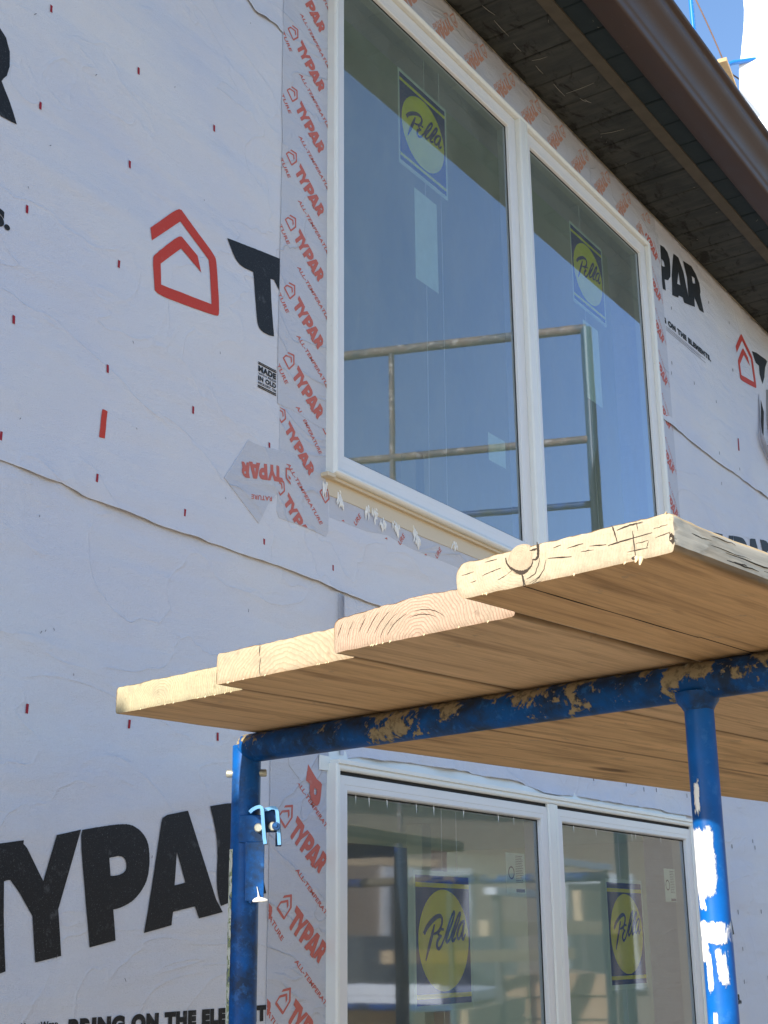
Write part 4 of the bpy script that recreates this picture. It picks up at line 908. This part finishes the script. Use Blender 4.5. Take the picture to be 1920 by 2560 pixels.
# bracket, pin and label on the nearest leg (built in camera-facing axes of the leg, world metres)
NV = Vector((-.83, -.56, 0)).normalized(); RV = Vector((-NV.y, NV.x, 0)) * 1.0
if RV.dot(Vector((.56, -.83, 0))) < 0: RV = -RV
RI = RZ.inverted()
BM = Matrix((RI @ RV, RI @ -NV, Vector((0, 0, 1)))).transposed()   # local x=r, y=away from the viewer, z=up
def BP(p): return BM @ Vector(p)
def near_part(mb, name, mats):
    mb.v = [tuple(BP(v)) for v in mb.v]; o = mb.build(name, mats, near); o.location = (0, 0, EYE); return o
mb = MB()
mb.bbox((-.0065, -.0265, .140), (.030, -.0205, .179), .0012); mb.bbox((.024, -.026, .140), (.030, .014, .179), .0012)
mb.bbox((.030, -.0235, .154), (.0515, -.0205, .186), .001)
bk = near_part(mb, 'rail_bracket', MAT['leg'])
def strip(mb, pts, t, y0, y1, mi=0):
    """bent flat strip: centre line in (r,z), thickness t, from depth y0 to y1"""
    L = []; R_ = []
    for i, p in enumerate(pts):
        a = Vector(pts[max(i-1, 0)]); b = Vector(pts[min(i+1, len(pts)-1)]); d = (b-a).normalized(); n = Vector((-d.y, d.x))*t/2
        L.append(Vector(p)+n); R_.append(Vector(p)-n)
    P = L+R_[::-1]; n = len(P)
    vs = [(p.x, y0, p.y) for p in P]+[(p.x, y1, p.y) for p in P]
    m = len(L); fs = [(i, (i+1) % n, n+(i+1) % n, n+i) for i in range(n)]
    fs += [(i, n-1-i, n-2-i, i+1) for i in range(m-1)] + [(n+i, n+i+1, 2*n-2-i, 2*n-1-i) for i in range(m-1)]
    mb.add(vs, fs, mi)
mb = MB()
strip(mb, [(.010, .1815), (.014, .1855), (.020, .1885), (.0245, .1895), (.0275, .1875), (.0285, .184), (.0300, .165), (.0320, .145), (.0335, .1365)], .0046, -.0392, -.0235, 1)
strip(mb, [(.010, .1815), (.014, .1855), (.020, .1885), (.0245, .1895), (.0275, .1875), (.0285, .184), (.0300, .165), (.0320, .145), (.0335, .1365)], .0050, -.041, -.0393)
strip(mb, [(.0300, .1855), (.036, .1865), (.041, .1885), (.0465, .1880), (.0490, .185), (.0500, .178), (.0515, .160), (.0535, .1355)], .0046, -.0322, -.0165, 1)
strip(mb, [(.0300, .1855), (.036, .1865), (.041, .1885), (.0465, .1880), (.0490, .185), (.0500, .178), (.0515, .160), (.0535, .1355)], .0050, -.034, -.0323)
near_part(mb, 'hook', [MAT['bare'], MAT['leg']])
mb = MB(); mb.bbox((.0460, -.016, .1345), (.0545, -.0125, .154), .0008)
strip(mb, [(.004, .141), (.0045, .120), (.0070, .085), (.0085, .060), (.013, .0555)], .0028, -.0285, -.010)
mb.bbox((.0045, -.0300, .0575), (.0315, -.0268, .1400), .0012)
near_part(mb, 'drop_lever', MAT['leg'])
mb = MB()
mb.tube([(.0228, -.0285, .1600), (.0228, -.0335, .1600), (.0228, -.0350, .1600)], [.0066, .0066, .005], 24)
mb.tube([(.0430, -.026, .1620), (.0430, -.031, .1620), (.0430, -.032, .1620)], [.0066, .0066, .0052], 24)
near_part(mb, 'stud', MAT['galv'])
mb = MB(); mb.tube([(.0485, -.024, .1617), (.0485, -.040, .1617)], [.0058, .0058], 24); mb.tube([(.0485, -.0402, .1617), (.0485, -.0412, .1617)], [.0028, .0022], 16)
near_part(mb, 'bolt_head', MAT['leg'])
mb = MB(); mb.tube([(-.0300, -.002, .2418), (-.0290, -.002, .2418), (-.020, -.002, .2418), (.020, -.002, .2425), (.0295, -.002, .2425), (.0305, -.002, .2425)], [.0040, .0056, .0056, .0056, .0056, .0040], 18)
near_part(mb, 'coupling_pin', MAT['galv'])
mb = MB()
mb.tube([(.0165, -.031, .0578), (.020, -.033, .0592), (.0255, -.034, .0600), (.031, -.034, .0590), (.0370, -.032, .0585)], [.0016, .0031, .0036, .0030, .0014], 12, noise_amp=.5)
mb.tube([(.0255, -.033, .060), (.0240, -.0315, .068), (.0218, -.0308, .0775)], [.0022, .0008, .0004], 8)
near_part(mb, 'caulk_blob', MAT['caulk'])
def m_label():
    t = NT('weathered_label'); v = t.coord(); n = t.noise(v, 70, 7, .7, .6); n2 = t.noise(t.coord(scale=(1, 1, .35)), 160, 4, .6)
    c = t.ramp(n, [(.40, (.60, .60, .50)), (.50, (.62, .63, .54)), (.53, (.20, .24, .08)), (.60, (.30, .33, .16)), (.62, (.01, .04, .20))])
    t.bsdf(t.mix(t.ramp(n2, [(.6, 0.), (.7, .8)]), c, (.01, .04, .2)), .7); return t.m
mb = MB(); vs = []; zz = [.1315-(.24)*i/60 for i in range(61)]
for i, z in enumerate(zz):
    for k in range(9):
        a = rad(138)+rad(44)*k/8+ (rad(3)*noise.noise(Vector((z*120, 1, 0))) if k in (0,) else 0); rr = RT+.0005+(.0008 if k == 8 else 0)
        vs.append((math.cos(a)*rr, -math.sin(a)*rr*(-1 if False else 1), z))
mb.add(vs, [(i*9+k, i*9+k+1, (i+1)*9+k+1, (i+1)*9+k) for i in range(60) for k in range(8)], 0, True)
near_part(mb, 'label', m_label())
# cross braces between the frames, outer guard rail
def member(name, pts, r, lab, cat, mat, group=None):
    base = Vector(pts[0]); mb = MB(); mb.tube([Vector(p)-base for p in pts], r, 18); o = mb.build(name, mat); o.location = base
    return tag(o, lab, cat, group)
MAT['tube_worn'] = m_bluepaint('worn_light_tube', cement=.74, top=0., seed=7.7, stain=.9)
member('cross_brace', [SW(.02, VOUT, .10), SW(2.11, VOUT, -1.10)], .0125, 'thin galvanised scaffold brace falling away from the near frame', 'brace', MAT['galv'])
member('cross_brace', [SW(.05, VOUT+.02, -1.10), SW(2.11, VOUT+.02, .10)], .0125, 'thin galvanised scaffold brace rising to the far frame', 'brace', MAT['galv'])
member('cross_brace', [SW(2.16, VOUT, .10), SW(4.33, VOUT, -1.10)], .0125, 'thin galvanised scaffold brace in the next bay', 'brace', MAT['galv'])

# ------------------------------------------------------------------ planks
def plank(u0, v0, v1, L, th, cr, seed, lab, pith, ring, cols, rough_amp, wet, endcols, cup=0.0, edark=.6, rays=.3):
    w = v1-v0; N = 0; sec = []
    def arc(cy, cz, r, a0, a1, n): return [(cy+r*math.cos(a0+(a1-a0)*i/n), cz+r*math.sin(a0+(a1-a0)*i/n)) for i in range(n+1)]
    ri_b, ro_b, ro_t, ri_t = cr             # radii: inner bottom, outer bottom, outer top, inner top   (inner = towards wall = +y)
    h = w/2
    def seg(a, b, n): return [(a[0]+(b[0]-a[0])*i/n, a[1]+(b[1]-a[1])*i/n) for i in range(1, n)]
    c1 = arc(-h+ro_b, ro_b, ro_b, math.pi, 1.5*math.pi, 5); c2 = arc(h-ri_b, ri_b, ri_b, 1.5*math.pi, 2*math.pi, 5)
    c3 = arc(h-ri_t, th-ri_t, ri_t, 0, .5*math.pi, 6); c4 = arc(-h+ro_t, th-ro_t, ro_t, .5*math.pi, math.pi, 5)
    sec = c1 + seg(c1[-1], c2[0], 46) + c2 + seg(c2[-1], c3[0], 7) + c3 + seg(c3[-1], c4[0], 46) + c4 + seg(c4[-1], c1[0], 7)
    n = len(sec)
    xs = [0, .0010, .0028, .006, .010, .015, .021, .028, .036, .046, .058, .072, .09, .11, .135, .165, .2] + [.2+(L-.2)*i/56 for i in range(1, 57)]
    vs = []; fs = []; mi = []
    def surf(x, y, z, edge):
        p = Vector((x*9+seed, y*30, z*30)); e = noise.noise(p)*rough_amp*1.2 + noise.noise(Vector((x*60+seed, y*160, z*160)))*rough_amp*.6
        chew = .45*max(0, noise.noise(Vector((y*55+seed*2, z*55, x*20)))+.15)*rough_amp*3.0*math.exp(-x/.012)*edge
        return e, chew
    for xi, x in enumerate(xs):
        for k, (y, z) in enumerate(sec):
            bot = z < .006; top = z > th-.006; side = abs(y) > h-.006
            e, chew = surf(x, y, z, 1.0 if (bot or top) else .4)
            zc = (th/2); ny = 0; nz = 0
            if bot: nz = -1
            if top: nz = 1
            if side: ny = 1 if y > 0 else -1
            dy = ny*e*(1.6 if y < 0 else .8); dz = nz*e*(.45 if bot else 1.3)
            y2 = y+dy-ny*chew; z2 = z+dz-nz*chew*(.9 if top else .55) + cup*(1-(y/h)**2)*(1 if z > th/2 else .0)
            x2 = x
            if xi == 0: x2 = .0022 + .0010*noise.noise(Vector((y*90, z*90, seed)))
            elif xi <= 2: x2 = x+.0006
            vs.append((x2, y2, z2))
    for i in range(len(xs)-1):
        for k in range(n):
            k2 = (k+1) % n; fs.append((i*n+k, (i+1)*n+k, (i+1)*n+k2, i*n+k2))
            ym = (sec[k][0]+sec[k2][0])/2; zm = (sec[k][1]+sec[k2][1])/2
            mi.append(0 if (zm < .004 and abs(ym) < h-.0025) or (ym > 0 and zm < .016) or (ym < 0 and zm < .005) else 3 if (zm > th-.004 or ym > h-.004) else 1)
    # end cap: rings shrinking on to the mid line
    base = 0; prev = list(range(n)); K = 8
    for q in range(1, K+1):
        t = 1-q/K; cur = []
        for k, (y, z) in enumerate(sec):
            my = max(-h+th*.5, min(h-th*.5, y)); mz = th/2 + cup*(1-(y/h)**2)*.5
            yy = my+(vs[k][1]-my)*t; zz = mz+(vs[k][2]-mz)*t
            xx = (.0022*t**6) + .00035*noise.noise(Vector((yy*70+seed, zz*70, 3)))
            cur.append(len(vs)); vs.append((xx, yy, zz))
        for k in range(n): k2 = (k+1) % n; fs.append((prev[k], prev[k2], cur[k2], cur[k])); mi.append(2)
        prev = cur
    fs.append(tuple((len(xs)-1)*n+k for k in range(n))); mi.append(2)
    long_ = m_wood('plank_face', cols, pith, ring*.7, .8, .35, .28, False, wet, .75, w/2)
    side_ = m_wood('plank_weathered_side', ((.78, .69, .54), (.46, .37, .26), (.66, .57, .44)), pith, ring*1.3, .9, .5, .75, False, .5)
    end_ = m_wood('plank_end_grain', endcols, pith, ring, .85, 1, edark, True, .25, rays)
    me = mesh(vs, fs, mi, 'plank'); top_ = m_wood('plank_worn_top', ((.74, .54, .30), (.56, .39, .20), (.68, .49, .27)), pith, ring, .85, .5, .4, False, .4)
    o = link('scaffold_plank', me, [long_, side_, end_, top_])
    me.polygons.foreach_set('use_smooth', [True]*len(me.polygons))
    try: me.set_sharp_from_angle(angle=rad(50))
    except Exception: pass
    p = SW(u0, (v0+v1)/2, ZP+.0006); o.location = p; o.rotation_euler = (0, 0, PHI)
    tag(o, lab, 'plank', 'scaffold planks side by side on the blue frame'); return o
BR = ((.70, .46, .235), (.40, .235, .105), (.58, .365, .18))
E1 = ((.40, .355, .235), (.25, .195, .10), (.32, .28, .175)); E2 = ((.42, .33, .225), (.29, .20, .12), (.37, .29, .195)); E3 = ((.40, .29, .215), (.22, .145, .10), (.35, .25, .185)); E4 = ((.415, .345, .245), (.27, .21, .14), (.35, .285, .20))
p1 = plank(-.256, .016, .2790, 2.95, .0365, (.004, .002, .002, .006), 1.1, 'scaffold plank nearest the wall, pale end grain with swirling rings', (.035, .005), 60, BR, .0008, .3, E1)
p2 = plank(-.300, .2798, .5145, 2.98, .0385, (.002, .002, .003, .006), 2.7, 'second scaffold plank from the wall with one upright split in its end', (-.01, -.055), 42, BR, .0007, .35, E2)
p3 = plank(-.332, .5152, .7640, 3.02, .0360, (.003, .004, .010, .006), 5.3, 'third scaffold plank from the wall with bold arched rings on its pinkish end', (.0, -.012), 62, ((.68, .46, .255), (.40, .245, .12), (.56, .37, .20)), .0010, .4, E3, .006, .8, .3)
p4 = plank(-.421, .7648, .9970, 3.10, .0345, (.013, .003, .006, .012), 8.9, 'thick outermost scaffold plank with a round knot and cracked battered end', (.0440, .0290), 70, ((.68, .43, .21), (.38, .215, .09), (.54, .33, .155)), .0009, .45, E4, 0, .22, .25)
MAT['crack'] = m_simple('crack_shadowed_wood', (.030, .020, .012), .9)
MAT['knot'] = m_wood('knot', ((.38, .30, .21), (.27, .20, .13), (.33, .26, .18)), (0, 0), 120, .85, 1, .35, True, .2, .4)
def ribbon(mb, P, w, x=-.0002, fl=.12):
    sub = MB(); pts = []
    for a, b in zip(P, P[1:]):
        for j in range(5):
            t = j/5; k = .0005*noise.noise(Vector((a[0]*300+j, b[1]*300, len(mb.v))))
            pts.append((0, a[0]*(1-t)+b[0]*t+k, a[1]*(1-t)+b[1]*t+k))
    pts.append((0, P[-1][0], P[-1][1])); m = len(pts)
    rr = [max(.00012, w*(.25+.75*math.sin(math.pi*(i+.6)/(m+.2)))*(1+.5*noise.noise(Vector((i*.9, w*1e3, m))))) for i in range(m)]
    sub.tube(pts, rr, 6); mb.add([(v[0]*fl+x, v[1], v[2]) for v in sub.v], sub.f)
def c4(x, y):   # crop pixels -> (y,z) on the end of plank 4
    v = (x-62)/1108.; h = (497-(x-100)*.196-y)/200.; return (.1161-.2322*v, h*.0345)
mb = MB()
for P, w in (([(895,140),(905,175),(915,228)], .0007), ([(870,243),(930,225),(1080,188)], .0006), ([(990,172),(993,230),(995,300)], .0006), ([(915,165),(980,142),(1040,130)], .0005), ([(670,245),(750,225)], .0005),
    ([(735,267),(800,260)], .0004), ([(780,240),(862,236)], .0005), ([(570,293),(690,290)], .0006), ([(1085,170),(1150,152)], .0003), ([(1010,130),(1015,175)], .0003), ([(1090,215),(1160,190)], .0003),
    ([(348,280),(352,310),(372,338),(400,352),(430,364),(462,352),(484,330),(492,300)], .0014), ([(392,352),(430,364),(462,354)], .0022), ([(490,297),(508,296),(520,280),(522,250),(520,225),(518,203)], .0014), ([(478,248),(520,238)], .0008), ([(430,364),(437,400),(438,436)], .0010),
    ([(215,375),(262,355),(320,335)], .0004), ([(150,410),(182,398)], .0003), ([(100,370),(170,350)], .0003), ([(455,400),(500,372),(520,325),(527,290)], .0004), ([(470,420),(520,390),(548,350),(560,300)], .0004), ([(490,425),(530,412)], .0004), ([(300,400),(352,372)], .0003), ([(352,372),(400,330)], .0003), ([(600,240),(640,225)], .0003), ([(1000,240),(1060,225)], .0003), ([(235,300),(300,285)], .0003), ([(960,280),(1055,262)], .0004), ([(1050,262),(1060,230)], .0003)):
    ribbon(mb, [c4(*p) for p in P], w)
o = mb.build('drying_crack', MAT['crack'], p4)
mb = MB(); q = [(.10, 0), (.25, 0)]
# split running along the underside
pts = [(.002, .0395), (.16, .040), (.30, .0405), (.305, .0385), (.52, .0390), (.9, .037), (1.5, .035)]
for (a, b) in zip(pts, pts[1:]): mb.tube([(a[0], a[1], .0002), ((a[0]+b[0])/2, (a[1]+b[1])/2+.0006, .0002), (b[0], b[1], .0002)], [.0007, .0009, .0006], 6)
mb.build('drying_crack', MAT['crack'], p4)
mb = MB(); kc = c4(425, 293); vs = [( -.0006 + .0006*(r_**2), kc[0]+.0146*r_*math.cos(a), kc[1]+.0146*r_*math.sin(a)) for r_ in (0.001, .4, .75, .93) for a in [2*math.pi*i/36 for i in range(36)]] + [(.004, kc[0]+.0150*math.cos(a), kc[1]+.0150*math.sin(a)) for a in [2*math.pi*i/36 for i in range(36)]]
mb.add([(v[0]-0, v[1]-kc[0], v[2]-kc[1]) for v in vs], [(i*36+k, i*36+(k+1) % 36, (i+1)*36+(k+1) % 36, (i+1)*36+k) for i in range(4) for k in range(36)], 0, True)
mb.tube([(.003, 0, 0), (.10, 0, -.001)], [.0149, .0140], 30)
kn = mb.build('knot', MAT['knot'], p4); kn.location = (0, kc[0], kc[1])
# long drying cracks in the weathered outer edge
mb = MB()
for i in range(46):
    x = random.uniform(.01, 1.3); z = random.uniform(.006, .031); L = random.uniform(.03, .16); r_ = random.uniform(.0003, .0008)
    mb.tube([(x+L*j/6, -.1163+.0004*math.sin(j), z+.002*noise.noise(Vector((x*5+j*.6, z*50, 1)))) for j in range(7)], [r_*math.sin(math.pi*(j+.5)/7) for j in range(7)], 6)
mb.build('drying_crack', MAT['crack'], p4)
# splinters and a chewed hollow on the outer arris
mb = MB()
for i in range(7):
    y = random.uniform(-.112, .106); bot = random.random() < .8; z = .0006 if bot else .034
    L = random.uniform(.0008, .003); mb.tube([(.002, y, z), (.0005-random.random()*.001, y+random.uniform(-.002, .002), z-(L if bot else -L*.5))], [.0011, .0003], 5)
for (y, z, L) in ((-.084, .001, .006), (-.080, .002, .004)): mb.tube([(.006, y, z+.002), (.001, y, z), (.0, y+.001, z-L)], [.0018, .0022, .0008], 7, noise_amp=.5)
mb.build('splintered_fibres', m_simple('fresh_splinter', (.60, .46, .27), .8), p4)
mb = MB()
for (y, z, a, b) in ((-.1145, .012, .0024, .005), (-.1115, .015, .0024, .003), (-.078, .0025, .004, .0012)):
    mb.add([(-.0003+.0015, y, z)]+[(.0004, y+a*math.cos(t)*random.uniform(.7, 1.1), z+b*math.sin(t)*random.uniform(.7, 1.1)) for t in [2*math.pi*i/14 for i in range(14)]], [(0, 1+i, 1+(i+1) % 14) for i in range(14)])
mb.build('rot_pocket', MAT['crack'], p4)
mb = MB()
def c2p(x, y): v = (x-780)/745.; h = (278-(x-785)*.192-y)/193.; return (.116-.232*v, h*.0385)
ribbon(mb, [c2p(1033, 32), c2p(1030, 110)], .0006); ribbon(mb, [c2p(1040, 120), c2p(1033, 170), c2p(1034, 222)], .0005)
mb.build('drying_crack', MAT['crack'], p2)
mb = MB()
for (cy, cz, rs) in ((.0, -.010, (.030, .036, .0405)),):
    pass
for i, (r_, a0, a1) in enumerate(((.040, .35, 1.25), (.047, .40, 1.05), (.055, .45, .95), (.064, .42, .80), (.074, .40, .62), (.086, .30, .52), (.098, .22, .45), (.034, 1.3, 2.2), (.039, 1.5, 2.4))):
    P = [(r_*1.25*math.cos(a0+(a1-a0)*j/6), -.012+r_*math.sin(a0+(a1-a0)*j/6)) for j in range(7)]
    P = [p for p in P if 0.002 < p[1] < .042 and abs(p[0]) < .118]
    if len(P) > 1: ribbon(mb, P, .00045)
mb.build('drying_crack', MAT['crack'], p3)
# ends that stop in a pale ragged feather edge
for pl, seed in ((p1, 3), (p2, 4), (p3, 6)):
    mb = MB(); random.seed(seed)
    for i in range(9):
        y = random.uniform(-.112, .112); L = random.uniform(.0005, .0016); mb.tube([(.002, y, .0008), (.0003, y+random.uniform(-.001, .001), -L)], [.0009, .0003], 5)
    mb.build('splintered_fibres', m_simple('fresh_splinter', (.62, .52, .32), .8), pl)

# ================================================================== THINGS ABOVE THE ROOF, RIGHT
rz = lambda y: ZS+.135+(y+.40)*math.tan(rad(20))
fs = MB(); fs.tube([(0, 0, 0), (0, 0, 5.5)], .0165, 18)
f1 = fs.build('scaffold_post', m_simple('bright_blue_post', (.01, .16, .55), .3, .2)); f1.location = (7.448, .823, rz(.823))
tag(f1, 'distant blue scaffold post standing above the brown gutter', 'scaffold post')
member('scaffold_tube', [(7.615, .70, 5.515), (7.66, .65, 5.545), (7.80, .50, 5.60), (8.3, -.05, 5.80)], .016, 'short blue tube running behind the white sheeting', 'scaffold tube', m_simple('bright_blue_tube', (.01, .16, .55), .3, .2))
member('rope', [(7.425, .79, 6.10), (7.435, .784, 5.956), (7.50, .755, 5.83), (7.56, .73, 5.71), (7.60, .715, 5.63), (7.640, .70, 5.545), (7.72, .68, 5.50), (7.9, .60, 5.46)], .005, 'thin dark rope sagging past the blue post', 'rope', m_simple('brown_rope', (.16, .10, .08), .9, .3, 200, .5))
mb = MB(); mb.bbox((-.42, -.02, -.012), (.0, .04, .016), .003)
pk = mb.build('scaffold_plank', m_simple('distant_plank', (.42, .29, .15), .8, .2, 30, .3)); pk.location = (7.745, .68, 5.375); pk.rotation_euler = (0, rad(-3), rad(10)); tag(pk, 'distant plank end poking out above the gutter beside the rope', 'plank')
# white sheeting, sunlit
vs = []; fs_ = []; nx, nz = 30, 60
for j in range(nz+1):
    z = 3.2+5.2*j/nz
    for i in range(nx+1):
        t = i/nx; e = .03*noise.noise(Vector((z*2.1, 0, 0)))+.012*noise.noise(Vector((z*7, 4, 0))); slope = (z-5.35)*-.10
        y = .630-.0-t*1.3+(e+slope*1.0)*(1-t); x = 7.76+.05*math.sin(y*7+z)+.05*noise.noise(Vector((y*2, z*1.2, 2)))-.01*t
        vs.append((x, y, z))
for j in range(nz):
    for i in range(nx): a = j*(nx+1)+i; fs_.append((a, a+1, a+nx+2, a+nx+1))
sh = link('plastic_sheet', mesh(vs, fs_), m_simple('white_sheeting', (.86, .86, .86), .6, .02), None, True)
tag(sh, 'white plastic sheeting glaring in the sun beyond the gutter', 'sheeting')

# ================================================================== ACROSS THE YARD (mirrored in the glass)
def m_brick():
    t = NT('brown_brick'); v = t.coord(rot=(rad(90), 0, 0)); b = t.n('ShaderNodeTexBrick'); t.l(v, b.inputs[0])
    b.inputs['Scale'].default_value = 4; b.inputs['Color1'].default_value = (.34, .22, .14, 1); b.inputs['Color2'].default_value = (.42, .30, .20, 1); b.inputs['Mortar'].default_value = (.44, .38, .30, 1)
    b.inputs['Mortar Size'].default_value = .02; n = t.noise(t.coord(), 1.2, 5); t.bsdf(t.mix(t.math('MULTIPLY', n, .6), b.outputs[0], (.30, .24, .17)), .9); return t.m
nb = empty('neighbour_house', (16, -8.5, -EYE), rad(20), label='low brown brick house across the yard, mirrored in the lower window', cat='house')
mb = MB(); mb.box((-9, -5, 0), (6, 0, 3.9)); mb.build('wall', m_brick(), nb)
mb = MB(); mb.add([(-9.4, .5, 3.85), (6.4, .5, 3.85), (6.4, -2.5, 5.0), (-9.4, -2.5, 5.0), (-9.4, -5.5, 3.85), (6.4, -5.5, 3.85)], [(0,1,2,3), (3,2,5,4), (0,3,4), (1,5,2)]); mb.build('roof', m_simple('grey_shingles', (.10, .09, .085), .9), nb)
wm = m_simple('white_trim', (.75, .74, .70), .5); dk = m_simple('dark_window', (.10, .10, .09), .3)
for x in (-7.2, -4.0, -.6, 2.6):
    mb = MB(); mb.box((x, .002, 1.0), (x+1.3, .03, 2.4)); w_ = mb.build('window', dk, nb)
    mb = MB(); mb.box((x-.1, .002, 2.4), (x+1.4, .06, 2.55)); mb.box((x-.1, .002, .88), (x+1.4, .09, 1.0)); mb.box((x-.1, .002, 1.0), (x, .05, 2.4)); mb.box((x+1.3, .002, 1.0), (x+1.4, .05, 2.4)); mb.build('frame', wm, w_)
mb = MB(); mb.box((-9.4, .42, 3.72), (6.4, .5, 3.85)); mb.build('fascia', wm, nb)
def stack(x, y, z0, w, d, h, n, lab, col, rzd):
    e = empty('lumber_stack', (x, y, z0), rad(rzd), label=lab, cat='lumber')
    m = m_simple('lumber', col, .8, .2, 8)
    for i in range(n):
        mb = MB(); k = random.uniform(-.05, .05); mb.box((k, 0, h*i/n), (w+k, d, h*(i+.9)/n)); mb.build('board', m, e)
stack(8.3, -4.6, -EYE, 2.6, 1.2, 1.15, 7, 'pile of pale sheathing boards in the yard', (.55, .38, .19), -20)
stack(12.3, -5.2, -EYE, 2.4, 1.0, 1.3, 6, 'pile of tan timber farther along the yard', (.48, .30, .16), -35)
mb = MB(); mb.bbox((-1.3, -.5, 0), (1.3, .5, .08), .01); mb.bbox((-1.3, -.5, .08), (-1.25, .5, .16), .01)
wsx = mb.build('white_panel', m_simple('white_panel', (.82, .82, .80), .5)); wsx.location = (9.4, -4.4, -EYE+1.155); wsx.rotation_euler = (0, 0, rad(-20)); tag(wsx, 'white panel lying on the pale pile of boards', 'panel')
tm_ = m_simple('pale_timber', (.60, .44, .25), .8, .2, 6); gr2_ = m_simple('dark_trestle', (.10, .09, .08), .8); gr_ = m_simple('grey_sheet', (.36, .38, .34), .8, .2, 3)
for i, (x, y, z, L, h, a, m_, lab) in enumerate(((9.2,-3.6,-.15,2.2,.09,8,tm_,'long pale board on trestles, nearest the glass'), (10.6,-4.0,.35,1.5,.06,-6,wm,'white batten lying high on the clutter'), (12.0,-4.4,.05,2.6,.12,4,tm_,'thick timber beam propped in the yard'),
        (13.6,-5.0,.75,1.8,.07,-3,wm,'white fascia board leaning past the brick wall'), (11.2,-5.4,-.45,3.0,.5,2,gr_,'grey sheet on edge behind the timber'), (15.5,-5.6,.2,2.0,.35,-8,tm_,'tan panel on edge far along the yard'), (9.8,-5.0,.62,1.1,.06,35,tm_,'short slanted pale prop in the yard'))):
    mb = MB(); mb.bbox((-L/2, -.05, 0), (L/2, .05, h), .004)
    o = mb.build('board_on_trestles', m_)
    for sx in (-1, 1):
        lb = MB(); lb.bbox((sx*L*.42-.03, -.03, -z-EYE), (sx*L*.42+.03, .03, -.001), .004); lb.build('leg', gr2_, o)
    o.location = (x, y, z); o.rotation_euler = (0, 0, rad(a)); tag(o, lab, 'board')
def tree(x, y, h, seed):
    random.seed(seed); e = empty('tree', (x, y, -EYE), label='leafy tree %s, beyond the yard' % ('left of the brick house' if seed == 1 else 'right of the brick house' if seed == 2 else 'far behind the brick house'), cat='tree')
    mb = MB(); mb.tube([(0,0,0), (.05,.02,h*.35), (0,.1,h*.8)], [.16, .11, .03], 10)
    for k in range(7): a = k*2.4; z = h*(.3+.07*k); mb.tube([(0,.03,z), (math.cos(a)*h*.16, math.sin(a)*h*.16, z+h*.12)], [.05, .012], 6)
    mb.build('trunk', m_simple('bark', (.12, .09, .07), .9, .3, 15, .6), e)
    vs = []; fs = []
    for k in range(2600):
        a = random.uniform(0, 6.28); r = h*.30*math.sqrt(random.random()); z = h*random.uniform(.32, 1.); f = math.sin(math.pi*min(1, (z/h-.28)/.74))**.6
        c = Vector((math.cos(a)*r*f, math.sin(a)*r*f, z)); 
        if noise.noise(c*1.4) < -.12: continue
        s_ = random.uniform(.05, .12); u = Vector((random.gauss(0,1), random.gauss(0,1), random.gauss(0,1))).normalized(); w_ = u.orthogonal().normalized()
        n = len(vs); vs += [c-u*s_, c+w_*s_*.5, c+u*s_, c-w_*s_*.5]; fs.append((n, n+1, n+2, n+3))
    link('crown', mesh(vs, fs), m_simple('leaves', (.06, .10, .035), .7, .4, 3), e)
tree(26.5, -8.0, 4.6, 1); tree(30, -11, 5.2, 2); tree(34, -15, 5.5, 3)
